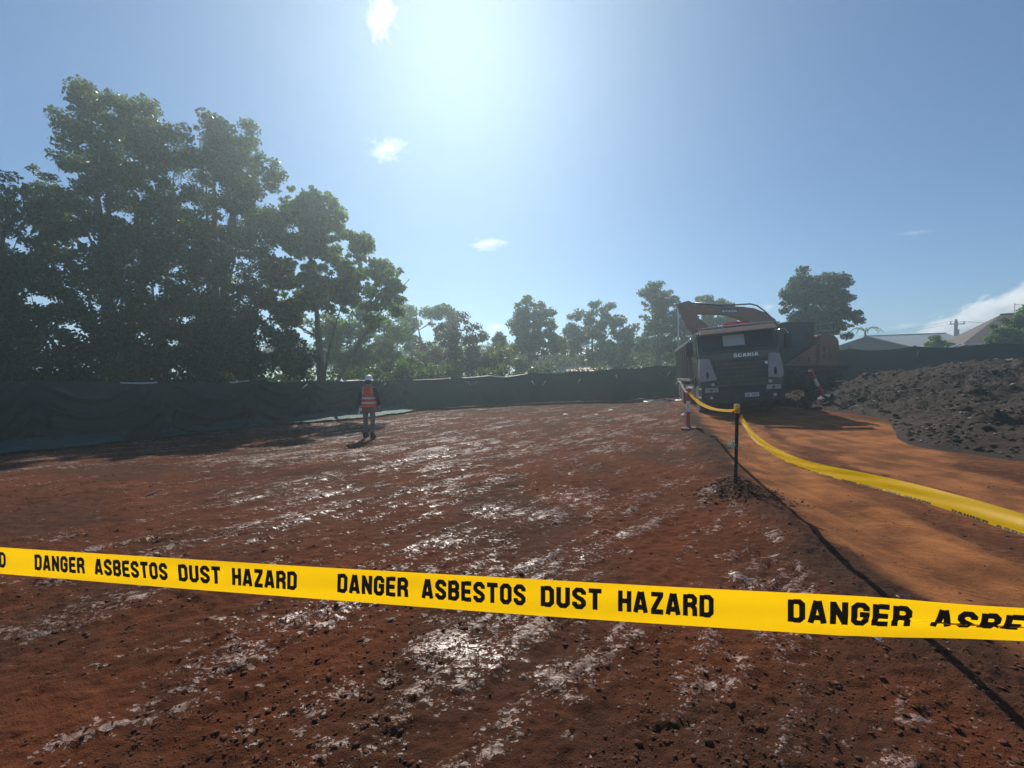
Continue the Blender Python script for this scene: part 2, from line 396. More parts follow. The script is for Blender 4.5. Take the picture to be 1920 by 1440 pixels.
ys = np.concatenate([np.linspace(-8, 1.15, 22), 1.2 * np.exp(np.linspace(0, math.log(30 / 1.2), 720)), 30 * np.exp(np.linspace(.05, math.log(160 / 30), 40))])
us = np.linspace(-1, 1, 640)
W = 1.45 * np.abs(ys) + 3.0
GX = us[None, :] * W[:, None]; GY = np.repeat(ys[:, None], len(us), 1)
gz, g_road, g_crust, g_wet, g_soil = ground_fields(GX.ravel(), GY.ravel())
ny, nx = GX.shape
idx = np.arange(ny * nx).reshape(ny, nx)
quads = np.stack([idx[:-1, :-1].ravel(), idx[:-1, 1:].ravel(), idx[1:, 1:].ravel(), idx[1:, :-1].ravel()], 1)
ground = np_mesh('ground', np.stack([GX.ravel(), GY.ravel(), gz], 1), quads, M['ground'], smooth=True)
tag(ground, 'wet red-brown clay ground with crusted pale streaks', kind='structure')
for n_, a_ in (('road', g_road), ('crust', g_crust), ('wet', g_wet), ('soil', g_soil)):
    at = ground.data.attributes.new(n_, 'FLOAT', 'POINT'); at.data.foreach_set('value', a_.astype(np.float32))

def hit(px, py):
    """the ground point a photo pixel shows"""
    dy = (py - HOR) / F; y = EYE / dy if dy > .02 else 60
    for _ in range(30):
        y = .5 * y + .5 * (EYE - ground_z((px - 960) * y / F, y)) / dy
    return Vector(((px - 960) * y / F, y, ground_z((px - 960) * y / F, y)))

# ------------------------------------------------------------------ clods and stones lying on the site
def lump_field(name, pts, sizes, mat, seed, flat=.6, parent=None, label=None, zoff=.25):
    r = np.random.default_rng(seed)
    ico = np.array([(1, 0, 0), (.45, .85, .1), (-.6, .75, 0), (-1, -.1, .05), (-.4, -.9, 0), (.55, -.8, .05), (.1, .1, .95), (0, 0, -.8)])
    fc = np.array([(k, (k + 1) % 6, 6) for k in range(6)] + [((k + 1) % 6, k, 7) for k in range(6)])
    n = len(pts)
    V = np.repeat(ico[None], n, 0) * (1 + r.uniform(-.38, .38, (n, 8, 1)))
    V = V * r.uniform(.6, 1.25, (n, 1, 3)); V[:, :, 2] *= flat
    a = r.uniform(0, 6.28, n); c, s = np.cos(a)[:, None], np.sin(a)[:, None]
    tl = r.uniform(-.5, .5, n)[:, None]
    V[:, :, 2] += V[:, :, 0] * tl
    X = V[:, :, 0] * c - V[:, :, 1] * s; Y = V[:, :, 0] * s + V[:, :, 1] * c
    V = np.stack([X, Y, V[:, :, 2]], 2) * np.asarray(sizes)[:, None, None]
    V = V + np.asarray(pts)[:, None, :]; V[:, :, 2] += (np.asarray(sizes) * zoff * flat)[:, None]
    Fc = (fc[None] + (np.arange(n) * 8)[:, None, None]).reshape(-1, 3)
    o = np_mesh(name, V.reshape(-1, 3), Fc, mat, parent)
    tag(o, label, kind='stuff'); return o

def scatter(n, seed, ymax=14, dens=None):
    r = np.random.default_rng(seed)
    Y = 1.3 * np.exp(r.uniform(0, math.log(ymax / 1.3), n)); X = r.uniform(-1.4, 1.4, n) * Y
    if dens is not None:
        k = r.uniform(0, 1, n) < dens(X, Y); X, Y = X[k], Y[k]
    return X, Y
def clod_density(X, Y):
    rd, d = road_fields(X, Y)
    c = ss(.42, .62, fbm(X * 1.1, Y * 1.1, 211, 4))
    return np.clip((c * 1.0 + .06 + .8 * np.exp(-((d + .3) / .35) ** 2)) * (1 - .82 * rd), 0, 1)
X, Y = scatter(27000, 5, 13, clod_density)
Z = ground_fields(X, Y)[0]; S = rng.lognormal(math.log(.0047), .55, len(X)).clip(.0025, .018) * (1 + Y * .06)
lump_field('soil_clods', np.stack([X, Y, Z], 1), S, M['clod'], 3, .5, label='loose dark red clods strewn over the clay')
X, Y = scatter(500, 6, 12); Z = ground_fields(X, Y)[0]; S = rng.lognormal(math.log(.006), .45, len(X)).clip(.003, .03) * (1 + Y * .06)
lump_field('pale_pebbles', np.stack([X, Y, Z], 1), S, M['stone'], 4, label='small pale pebbles scattered over the clay')
# spoil heaped round the picket foot
X = rng.normal(3.03, .27, 700); Y = rng.normal(5.2, .22, 700); Z = ground_fields(X, Y)[0]; S = rng.lognormal(math.log(.013), .45, 700).clip(.006, .04)
lump_field('spoil_clods', np.stack([X, Y, Z], 1), S, M['clod'], 5, label='dark clods heaped round the foot of the star picket')

# ------------------------------------------------------------------ earth mound on the right
MC = [(11.2, 15, .30), (12.3, 14.3, .62), (13.6, 13.7, .86), (15.8, 12.6, 1.08), (18.5, 11.8, 1.3), (22, 11.5, 1.4), (12.3, 12.6, .52), (14.0, 11.3, .82), (16.2, 10, .98), (12.0, 9.2, .58), (14.0, 8.6, .76),
      (10.9, 10.6, .25), (10.6, 8.3, .35),
      (10.2, 11.7, .03), (9.5, 9.8, .06), (8.7, 8.2, .10), (8.9, 7.2, .10), (10.4, 6.4, .12), (14, 5.6, .1), (18, 5.2, 0), (23, 5.2, 0), (10.0, 13.2, 0), (10.2, 16.2, 0), (12.5, 18, 0), (15.5, 17.5, .15), (19, 15.6, .5), (23, 14, .8),
      (7, 7, -.5), (8.5, 12, -.4), (9, 15, -.3), (10, 4, -.6), (16, 3.5, -.6), (23, 3, -.5), (7.5, 10, -.5), (9, 18, -.4), (27, 9, 1.3)]
MC = np.array(MC)
def _tps(r2): return .5 * r2 * np.log(r2 + 1e-9)
_K = _tps(((MC[:, None, :2] - MC[None, :, :2]) ** 2).sum(2)) + np.eye(len(MC)) * .02
_Pm = np.concatenate([np.ones((len(MC), 1)), MC[:, :2]], 1)
_A = np.block([[_K, _Pm], [_Pm.T, np.zeros((3, 3))]]); _wt = np.linalg.solve(_A, np.concatenate([MC[:, 2], np.zeros(3)]))
def mound_h(x, y):
    x = np.asarray(x, float); y = np.asarray(y, float); s = _wt[-3] + _wt[-2] * x + _wt[-1] * y
    for k in range(len(MC)): s = s + _wt[k] * _tps((x - MC[k, 0]) ** 2 + (y - MC[k, 1]) ** 2)
    inside = ss(0, .35, s)
    big = (fbm(x * .8, y * .8, 301, 4) - .5) * .75
    rid = np.abs(fbm(x * 1.5 + y * .6, y * 1.1, 311, 4) - .5) * -.7 + .1
    fine = (fbm(x * 5, y * 5, 321, 4, .6) - .5) * .30
    return s + inside * (big * .8 + rid * .6 + fine * .8) - .06
def mound_z(x, y): return zb(x, y) + mound_h(x, y)
mx_ = np.linspace(8, 27, 380); my_ = np.linspace(4.5, 19, 300)
MX, MY = np.meshgrid(mx_, my_)
mz = mound_z(MX.ravel(), MY.ravel()); keep = (mound_h(MX.ravel(), MY.ravel()) > -.25).reshape(MX.shape)
idm = np.arange(MX.size).reshape(MX.shape)
qk = keep[:-1, :-1] & keep[:-1, 1:] & keep[1:, 1:] & keep[1:, :-1]
q = np.stack([idm[:-1, :-1][qk], idm[:-1, 1:][qk], idm[1:, 1:][qk], idm[1:, :-1][qk]], 1)
used = np.unique(q); remap = np.full(MX.size, -1); remap[used] = np.arange(len(used))
mound = np_mesh('earth_mound', np.stack([MX.ravel(), MY.ravel(), mz], 1)[used], remap[q], M['mound'], smooth=True)
tag(mound, 'long heap of dark stony soil beside the haul road', kind='structure')
r_ = np.random.default_rng(77)
def mound_pts(n, seed):
    r = np.random.default_rng(seed); X = r.uniform(8.5, 25, n); Y = r.uniform(5, 16.5, n); h = mound_h(X, Y); k = (h > .02) & (r.uniform(0, 1, n) < .25 + 1.2 * ss(.45, .65, fbm(X, Y, 401, 3)))
    return np.stack([X[k], Y[k], zb(X[k], Y[k]) + h[k]], 1)
p = mound_pts(16000, 1); lump_field('mound_clods', p, r_.lognormal(math.log(.028), .55, len(p)).clip(.012, .2), M['mound'], 11, .7, label='dark clods covering the earth mound')
p = mound_pts(7000, 2); lump_field('mound_stones', p, r_.lognormal(math.log(.024), .5, len(p)).clip(.01, .14), M['mound_stone'], 12, .6, label='pale stones mixed through the earth mound')

# ------------------------------------------------------------------ shade-cloth fences
def fence_run(name, pts, topz, label, seed, swag=0.0, spacing=2.4, hem=None, post_h=.12, cloth='cloth', group=None, rows=34, sagtop=.05, step=.06, skirt=False):
    """a line of star pickets with shade cloth hung on the near side; pts (x,y), topz gives the top height at each"""
    root = empty(name, (pts[0][0], pts[0][1], zb(pts[0][0], pts[0][1])))
    inv = Matrix.Translation(-Vector(root.location))
    tag(root, label, 'fence', group)
    seg = [0]
    for a, b in zip(pts[:-1], pts[1:]): seg.append(seg[-1] + math.hypot(b[0] - a[0], b[1] - a[1]))
    Ltot = seg[-1]; px = [p[0] for p in pts]; py = [p[1] for p in pts]
    n = int(Ltot / step) + 1; S = np.linspace(0, Ltot, n)
    X = np.interp(S, seg, px); Y = np.interp(S, seg, py); T = np.interp(S, seg, topz)
    k = 7; ker = np.ones(2 * k + 1) / (2 * k + 1)
    X = np.convolve(np.pad(X, k, mode='reflect', reflect_type='odd'), ker, 'valid'); Y = np.convolve(np.pad(Y, k, mode='reflect', reflect_type='odd'), ker, 'valid')
    tx = np.gradient(X); ty = np.gradient(Y); l = np.hypot(tx, ty); tx /= l; ty /= l
    NX, NY = ty, -tx                                     # towards the camera
    cell = S / spacing; fu = cell - np.floor(cell); ci = np.floor(cell)
    sag = sagtop * 4 * fu * (1 - fu) * (.5 + _hash(ci, ci * 0, seed)) + (vn(S * .9, S * 0, seed + 3) - .5) * .07
    B = np.array([ground_z(a, b) for a, b in zip(X, Y)])
    V = np.linspace(0, 1, rows)
    U2, V2 = np.meshgrid(S, V); FU = np.broadcast_to(fu, U2.shape); CI = np.broadcast_to(ci, U2.shape)
    top = T - sag; Zc = B[None] + .02 + (top - B - .02)[None] * V2
    Hh = (1 - V2)
    if swag > 0:
        amp = _hash(CI, CI * 0 + 1, seed); 
        q = 2 * FU - 1 + (amp - .5) * .7
        ph = (Hh * (7 + 5 * amp) + 4.0 * q * q * (.4 + amp) + 1.6 * vn(U2 * .8, V2 * 2, seed + 9)) * 2.2
        fold = np.clip(np.sin(ph), 0, 1) ** 2.2
        env = ss(0, .15, Hh) * (.35 + .65 * ss(0, .35, 1 - np.abs(2 * FU - 1)))
        pil = np.exp(-((np.abs(2 * FU - 1) - 1) / .30) ** 2)
        vfold = np.sin(U2 * 16 + 3 * np.sin(V2 * 3 + amp * 9) + amp * 7) * .5
        D = swag * (.9 * fold * env + .55 * vfold * pil * ss(.1, .6, Hh)) + .30 * swag * (fbm(U2 * 1.3, V2 * 2.2, seed + 4, 4) - .4) * 4 * ss(.0, .5, Hh)
        D = D + .45 * swag * ss(.80, 1, Hh) * (1 + np.sin(U2 * 2.1)) 
    else:
        D = .055 * (fbm(U2 * .9, V2 * 1.4, seed, 4) - .4) + .012 * np.sin(U2 * 9 + V2 * 2) * ss(.3, 1, Hh) + .03 * np.sin(V2 * 5 + U2 * .6)
    D = D + .05
    VX = X[None] + NX[None] * D; VY = Y[None] + NY[None] * D
    id_ = np.arange(VX.size).reshape(VX.shape)
    qd = np.stack([id_[:-1, :-1].ravel(), id_[:-1, 1:].ravel(), id_[1:, 1:].ravel(), id_[1:, :-1].ravel()], 1)
    # one cloth panel per four bays so that each hangs on its own
    per = spacing * 4; npan = max(1, round(Ltot / per)); cuts = np.linspace(0, n - 1, npan + 1).astype(int)
    o3 = Vector(root.location)
    for a, b in zip(cuts[:-1], cuts[1:]):
        sl = slice(a, b + 1)
        vv = np.stack([VX[:, sl].ravel() - o3.x, VY[:, sl].ravel() - o3.y, Zc[:, sl].ravel() - o3.z], 1)
        w_ = b + 1 - a; i2 = np.arange(rows * w_).reshape(rows, w_)
        q2 = np.stack([i2[:-1, :-1].ravel(), i2[:-1, 1:].ravel(), i2[1:, 1:].ravel(), i2[1:, :-1].ravel()], 1)
        np_mesh('shade_cloth', vv, q2, M[cloth], root, smooth=True)
    wire = MB()
    wire.tube([(X[i], Y[i], top[i] - .01) for i in range(0, n, 4)], .006, 4, inv); wire.build('top_wire', M['galv'], root)
    s = spacing * .5 * 0
    while s <= Ltot:
        i = min(n - 1, int(s / step)); b = MB()
        z0 = B[i] - .1; z1 = T[i] + post_h * (.4 + _hash(np.array([s * 7.]), np.array([1.]), seed)[0])
        b.box((X[i] - NX[i] * .03, Y[i] - NY[i] * .03, (z0 + z1) / 2), (.04, .012, z1 - z0), inv); b.box((X[i] - NX[i] * .05, Y[i] - NY[i] * .05, (z0 + z1) / 2), (.01, .035, z1 - z0 - .004), inv)
        b.build('picket', M['star_steel'], root); s += spacing
    if hem:
        for (s0, s1) in hem:
            i0, i1 = int(s0 / step), min(n - 1, int(s1 / step)); vv = []; ff = []
            for j, i in enumerate(range(i0, i1 + 1)):
                hh = .016 + .03 * vn(np.array([S[i] * 2.5]), np.array([3.]), seed)[0]
                for (dn, dz) in ((.03, .010), (.085, -.004), (.09, -hh)):
                    vv.append((X[i] + NX[i] * dn - o3.x, Y[i] + NY[i] * dn - o3.y, top[i] + dz - o3.z))
            m_ = i1 - i0 + 1
            for j in range(m_ - 1):
                for c in (0, 1): ff.append((j * 3 + c, j * 3 + c + 1, j * 3 + c + 4, j * 3 + c + 3))
            np_mesh('folded_hem', vv, ff, M['hem'], root)
    return dict(root=root, S=S, X=X, Y=Y, T=top, B=B, NX=NX, NY=NY)

left_f = fence_run('shade_cloth_fence', [(-18, 5.0), (-15.2, 7.2), (-12.3, 9.4), (-10.9, 12.1), (-8.5, 17.5), (-6.0, 22)], [1.5, 1.5, 1.47, 1.45, 1.38, 1.38],
                   'draped dark shade-cloth fence sagging in swags under the tall trees', 5, swag=.27, spacing=2.6, hem=[(9.4, 10.2), (12.3, 13), (17.2, 18.6)], group=None)
back_f = fence_run('shade_cloth_fence', [(-6.0, 22.05), (1.25, 23), (9.7, 22.6), (13.0, 22.0)], [1.38, 1.76, 2.28, 2.6],
                   'straight dark shade-cloth fence across the back behind the worker', 9, hem=[(.5, 2.6), (3.2, 7.0)], sagtop=.07, step=.08, rows=16)
right_f = fence_run('shade_cloth_fence', [(13.05, 22.0), (17, 21), (19.5, 19.2), (21.4, 16.6), (24.5, 14.6), (31, 12)], [2.62, 3.0, 3.05, 3.05, 3.35, 3.6],
                    'dark shade-cloth fence running behind the earth mound to the right', 13, sagtop=.12, step=.09, rows=16)
M['slit_light'] = simple('pale_slit_light', (.70, .52, .48), .6, var=.1, trans=.4)  # pale pieces added for bright ground showing through slits in the cloth
def slit_light(f, s, h, length, lean):
    i = int(np.argmin(abs(f['S'] - s))); c = Vector((f['X'][i] + f['NX'][i] * .14, f['Y'][i] + f['NY'][i] * .14, f['B'][i] + (f['T'][i] - f['B'][i]) * h)) - Vector(f['root'].location)
    dx = math.sin(lean) * length; dz = math.cos(lean) * length
    MB().prism([(c.x - dx / 2, c.z - dz / 2), (c.x + dx / 2 - .035, c.z + dz / 2), (c.x + dx / 2 + .04, c.z + dz / 2 + .03)], c.y - .004, c.y + .004, 1).build('bright_slit', M['slit_light'], f['root'])
for (s, h, l, a) in ((3.6, .78, .30, -.7), (3.9, .78, .26, .6), (7.3, .66, .32, -.6), (7.9, .66, .36, .6), (9.9, .66, .34, .6), (12.1, .72, .3, -.45), (14.6, .72, .3, -.6), (14.95, .72, .42, .5), (17.3, .76, .36, .5)):
    slit_light(back_f, s, h, l, a)
for (s, h, l, a) in ((7.3, .78, .25, .3), (13.2, .62, .3, -.6), (13.6, .62, .42, .5)): slit_light(right_f, s, h, l, a)

# loose teal skirt of cloth lying along the foot of the left fence
sk = []; S_ = left_f['S']; ns_ = len(S_); wd = .25 + 1.0 * ss(.50, .70, vn(S_ * .32 + 2.2, S_ * 0, 6)) + .5 * ss(14, 18, S_) * (1 - ss(19.5, 21.5, S_)) + .55 * ss(6.0, 7.2, S_) * (1 - ss(8.6, 9.8, S_))
K_ = 14; sv = np.linspace(0, 1, K_)
SX = left_f['X'][None] + left_f['NX'][None] * (.12 + wd[None] * sv[:, None]); SY = left_f['Y'][None] + left_f['NY'][None] * (.12 + wd[None] * sv[:, None])
zz = ground_fields(SX.ravel(), SY.ravel())[0].reshape(SX.shape)
zz = zz + .045 + .05 * np.abs(fbm(SX * 3, SY * 3, 15, 4)) * 1.4 + .22 * (1 - sv[:, None]) ** 2
i2 = np.arange(SX.size).reshape(SX.shape)
sko = np_mesh('cloth_skirt', np.stack([SX.ravel(), SY.ravel(), zz.ravel()], 1) - np.array(left_f['root'].location)[None], np.stack([i2[:-1, :-1].ravel(), i2[:-1, 1:].ravel(), i2[1:, 1:].ravel(), i2[1:, :-1].ravel()], 1), M['skirt'], left_f['root'], smooth=True)
sko['label'] = 'teal cloth skirt lying on the ground along the fence foot'

# ------------------------------------------------------------------ trees
G1 = 'tall trees behind the left fence'
class Leaves:
    def __init__(s): s.c = []; s.n = []
def leaf_cloud(C, size, seed, droop=.5, aspect=.62):
    """C (n,3) leaf centres -> folded pointed leaves, two faces each"""
    r = np.random.default_rng(seed); n = len(C)
    d = r.normal(0, 1, (n, 3)); d[:, 2] -= droop; d /= np.linalg.norm(d, axis=1)[:, None]
    e = r.normal(0, 1, (n, 3)); e -= d * (e * d).sum(1)[:, None]; e /= np.linalg.norm(e, axis=1)[:, None]
    f = np.cross(d, e); L = (size * r.uniform(.6, 1.35, n))[:, None]
    a = C - d * L * .5; b = C + d * L * .5; m1 = C + e * L * aspect * .5 + f * L * .10; m2 = C - e * L * aspect * .5 + f * L * .10
    V = np.stack([a, m1, b, m2], 1).reshape(-1, 3)
    base = (np.arange(n) * 4)[:, None]
    Fc = np.concatenate([base + np.array([[0, 1, 2]]), base + np.array([[0, 2, 3]])], 1).reshape(-1, 3)
    return V, Fc

def tree(label, foot, Y, blobs, leaf, nleaf, size, seed, trunk_r=.2, bark='bark', group='trees beyond the fence', clump=.30, depth=1.0, name='tree', shell=.55, ytop=None, nbranch=26, dy=0, cat='tree', forks=3):
    """blobs: (px, py, rpx) circles in photo pixels at distance Y, turned into balls of real size; foot: pixel column of the trunk"""
    r = np.random.default_rng(seed)
    fx = (foot - 960) * Y / F; gz_ = zb(fx, Y) - .1
    root = empty(name, (fx, Y, gz_)); tag(root, label, cat, group); o3 = np.array([fx, Y, gz_])
    bl = []
    for (bx, by, br) in blobs:
        c = P(bx, by, Y); rr = br * Y / F
        bl.append((c.x, Y + r.uniform(-.35, .35) * rr * depth + dy, c.z, rr))
    wgt = np.array([b[3] ** 2 for b in bl]); wgt /= wgt.sum()
    ncl = int(sum(5 * (b[3] / max(.25, clump * 1.3)) ** 2 for b in bl)); ncl = min(max(ncl, 30), 520)
    k = r.choice(len(bl), ncl, p=wgt); B_ = np.array(bl)[k]
    d = r.normal(0, 1, (ncl, 3)); d /= np.linalg.norm(d, axis=1)[:, None]
    rad = r.uniform(0, 1, ncl) ** (1 - shell * .8) * 1.0; rad = np.where(r.uniform(0, 1, ncl) < .12, r.uniform(.95, 1.08, ncl), rad)
    CC = B_[:, :3] + d * (B_[:, 3] * rad)[:, None] * np.array([1, depth, 1]) 
    CC[:, 2] = np.maximum(CC[:, 2], gz_ + .4)
    DD = np.sort(((CC[:, None] - CC[None]) ** 2).sum(2), axis=1)[:, 3] ** .5; CC = CC[DD < 1.35 * clump + .25]; ncl = len(CC)
    cr = clump * .9 * r.uniform(.4, 1.5, ncl)
    cnt = cr ** 2; cnt = np.maximum(4, (cnt / cnt.sum() * nleaf * (1.7 if group == G1 else 1.2))).astype(int)
    j = np.repeat(np.arange(ncl), cnt)
    off = r.normal(0, 1, (len(j), 3)); off /= np.linalg.norm(off, axis=1)[:, None]; off *= (r.uniform(0, 1, len(j)) ** .6)[:, None]
    off[:, 2] *= .72
    LC = CC[j] + off * cr[j][:, None]
    # trunk and limbs
    top = np.array([np.average([b[0] for b in bl], weights=wgt), np.average([b[1] for b in bl], weights=wgt), 0])
    ztop = max(b[2] + b[3] * .55 for b in bl); zlow = min(b[2] - b[3] * .6 for b in bl)
    tk = MB(); stems = []
    for s_ in range(forks):
        hi = bl[int(r.integers(len(bl)))] if s_ else max(bl, key=lambda b: b[2])
        tipp = Vector((hi[0], hi[1], hi[2] + hi[3] * .05)); a = Vector((fx + r.normal(0, .12) * (s_ > 0), Y + dy * .6 + r.normal(0, .12) * (s_ > 0), gz_))
        pts = []
        for t in np.linspace(0, 1, 9):
            p = a.lerp(tipp, t); p.x = a.x + (tipp.x - a.x) * t ** 1.6 + .12 * math.sin(5 * t + s_ * 2) * (tipp.z - a.z) * .06; p.y = a.y + (tipp.y - a.y) * t ** 1.5; pts.append(p)
        rr = [trunk_r * (1 if s_ == 0 else .7) * (1 - .88 * t) * (1 + .5 * math.exp(-t * 14)) for t in np.linspace(0, 1, 9)]
        tk.tube([p - Vector(o3) for p in pts], rr, 8); stems.append((pts, rr))
    tk.build('trunk', M[bark], root, smooth=True)
    br = MB(); sel = r.choice(ncl, min(nbranch, ncl), replace=False)
    for q_ in sel:
        c = Vector(CC[q_]); best = None
        for (pts, rr) in stems:
            for i in range(2, 8):
                hd_ = math.hypot(pts[i].x - c.x, pts[i].y - c.y); dd = (pts[i] - c).length + (4 if pts[i].z > c.z - .55 * hd_ else 0)
                if best is None or dd < best[0]: best = (dd, pts[i], rr[i])
        a = best[1]; mid = a.lerp(c, .5) + Vector((r.normal(0, .12), r.normal(0, .12), -.08 * (c - a).length + r.normal(0, .08)))
        r0 = min(best[2] * .6, .07 + .012 * (c - a).length)
        br.tube([v - Vector(o3) for v in (a, a.lerp(mid, .6), mid, mid.lerp(c, .6), c)], [r0, r0 * .75, r0 * .55, r0 * .38, r0 * .15], 5, cap=False)
    br.build('branches', M[bark], root, smooth=True)
    V, Fc = leaf_cloud(LC - o3[None], size * (.98 if group == G1 else 1.08), seed + 1)
    np_mesh('crown', V, Fc, M[leaf], root)
    return root


tree('leafy tree at the far left edge, top half of frame height', -40, 15, [(-70, 420, 90), (10, 400, 70), (40, 500, 80), (-40, 560, 110), (-10, 660, 100), (20, 370, 38), (-90, 640, 90)], 'leafA', 15000, .15, 101, .22, 'darkbark', G1, .42)
tree('tallest dark tree of the left group with a spiky top', 210, 17, [(185, 215, 45), (150, 240, 26), (225, 240, 50), (290, 245, 52), (170, 320, 65), (240, 330, 75), (310, 310, 55), (110, 370, 48), (80, 400, 38), (130, 430, 70), (220, 440, 85), (300, 420, 70), (175, 178, 14), (130, 520, 80), (230, 540, 90), (310, 520, 70)], 'leafC', 30000, .15, 103, .26, 'bark', G1, .42, forks=5, nbranch=60)
tree('broad round-topped tree beside the tallest, middle of the left group', 400, 19, [(410, 260, 42), (450, 275, 40), (490, 265, 26), (390, 320, 60), (460, 340, 65), (500, 330, 34), (380, 420, 75), (460, 430, 75), (510, 420, 34), (400, 520, 85), (480, 530, 75)], 'leafA', 28000, .15, 105, .26, 'bark', G1, .46, forks=5, nbranch=46)
tree('large-leaved tree at the right end of the left group, trunks showing', 604, 20, [(570, 385, 42), (600, 410, 42), (630, 425, 34), (560, 450, 60), (640, 480, 55), (690, 480, 28), (590, 530, 60), (700, 520, 36), (740, 520, 28), (770, 524, 13), (650, 560, 42), (730, 560, 34), (540, 580, 50), (745, 485, 12), (700, 600, 30)], 'leafB', 13500, .24, 107, .17, 'bark', G1, .40, forks=4, nbranch=60)
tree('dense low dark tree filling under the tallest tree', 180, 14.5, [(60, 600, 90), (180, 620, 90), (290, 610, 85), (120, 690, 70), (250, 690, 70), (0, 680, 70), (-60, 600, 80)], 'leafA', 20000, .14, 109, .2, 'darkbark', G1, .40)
tree('dense low dark tree filling the gap left of the large-leaved tree', 405, 16.5, [(390, 610, 85), (470, 620, 75), (520, 660, 55), (350, 680, 65), (440, 690, 60), (560, 680, 40)], 'leafA', 17000, .15, 111, .14, 'bark', G1, .42)
tree('twiggy half-bare tree standing between the two tallest crowns', 300, 21, [(290, 380, 60), (340, 400, 40), (330, 480, 60), (260, 470, 50), (340, 310, 30)], 'leafC', 5000, .13, 113, .16, 'bark', G1, .5, forks=7, nbranch=90)

G2 = 'shrubs and small trees behind the back fence'
tree('bright green bush just right of the large-leaved trunks', 690, 27, [(640, 680, 30), (680, 665, 36), (730, 670, 34), (660, 700, 30), (710, 700, 30)], 'leafY', 9000, .15, 121, .1, 'darkbark', G2, .45, cat='bush', name='bush')
tree('pale feathery tree above the bright green bush', 800, 38, [(740, 590, 26), (780, 580, 20), (820, 590, 20), (850, 600, 14), (760, 630, 40), (830, 630, 30), (700, 630, 34)], 'leafB', 9000, .24, 123, .16, 'bark', G2, .7)
tree('loose green tree filling behind the large-leaved trunks', 640, 29, [(620, 640, 36), (660, 620, 40), (710, 610, 36), (745, 625, 30), (600, 600, 40), (680, 580, 30)], 'leafB', 8000, .19, 149, .12, 'bark', G2, .45, nbranch=40)
tree('reddish-brown rounded tree near the centre of the back fence', 850, 30, [(820, 640, 36), (860, 625, 34), (900, 640, 28), (850, 680, 40), (910, 685, 30), (790, 680, 34)], 'leafR', 11000, .17, 125, .14, 'darkbark', G2, .5)
tree('mid green bush left of the reddish tree foot', 770, 25.5, [(760, 690, 26), (800, 700, 24), (730, 705, 20), (840, 705, 20)], 'leafB', 7000, .13, 127, .08, 'darkbark', G2, .4, cat='bush', name='bush')
tree('slim dark shrub right of the reddish tree', 938, 34, [(938, 640, 14), (925, 670, 22), (950, 680, 20), (980, 690, 22)], 'leafC', 5000, .18, 128, .08, 'darkbark', G2, .5, cat='bush', name='bush')
G3 = 'trees in the row beyond the back fence'
tree('round-topped tree, first of the row beyond the back fence', 993, 36, [(990, 580, 28), (1005, 600, 34), (975, 610, 24), (1030, 610, 24), (1000, 640, 40), (1045, 640, 22), (960, 650, 22)], 'leafC', 12000, .22, 131, .2, 'bark', G3, .5, forks=4, nbranch=40)
tree('broad bushy tree in the middle of the back row', 1110, 40, [(1080, 600, 24), (1110, 590, 24), (1140, 595, 24), (1165, 615, 24), (1095, 630, 36), (1145, 640, 36), (1070, 640, 26), (1180, 640, 18), (1110, 670, 34), (1160, 675, 30)], 'leafC', 16000, .22, 133, .2, 'bark', G3, .55)
tree('tall pointed tree behind the truck tray', 1235, 37, [(1228, 540, 14), (1215, 560, 22), (1240, 570, 26), (1265, 555, 22), (1225, 600, 34), (1262, 600, 32), (1205, 640, 26), (1240, 650, 40), (1275, 650, 30)], 'leafC', 16000, .20, 135, .2, 'bark', G3, .5)
tree('pale small tree seen over the excavator boom', 1340, 42, [(1320, 575, 18), (1345, 568, 20), (1365, 580, 14), (1330, 600, 26), (1360, 605, 22)], 'leafB', 7000, .22, 137, .15, 'bark', G3, .5)
tree('dark bushy tree between the tall pointed tree and the boom', 1300, 44, [(1290, 590, 20), (1305, 580, 14), (1300, 620, 30), (1340, 640, 30)], 'leafC', 7000, .22, 138, .15, 'bark', G3, .5)
tree('big dark dense tree behind the excavator', 1525, 30, [(1500, 535, 30), (1555, 535, 30), (1475, 560, 28), (1530, 560, 40), (1580, 565, 26), (1495, 600, 40), (1560, 600, 40), (1595, 600, 16), (1480, 640, 30), (1540, 640, 36)], 'leafA', 26000, .17, 139, .22, 'darkbark', G3, .5)
tree('dark green bush at the right edge beside the brown-roofed house', 1890, 24, [(1925, 625, 40), (1880, 625, 24), (1905, 600, 16), (1945, 590, 26), (1870, 645, 20), (1900, 655, 24)], 'leafB', 14000, .13, 141, .12, 'darkbark', 'bushes at the houses', .36, cat='bush', name='bush')
tree('small round bush between the two house roofs', 1762, 30, [(1755, 645, 14), (1775, 648, 12), (1740, 652, 10)], 'leafB', 3500, .13, 143, .06, 'darkbark', 'bushes at the houses', .3, cat='bush', name='bush')
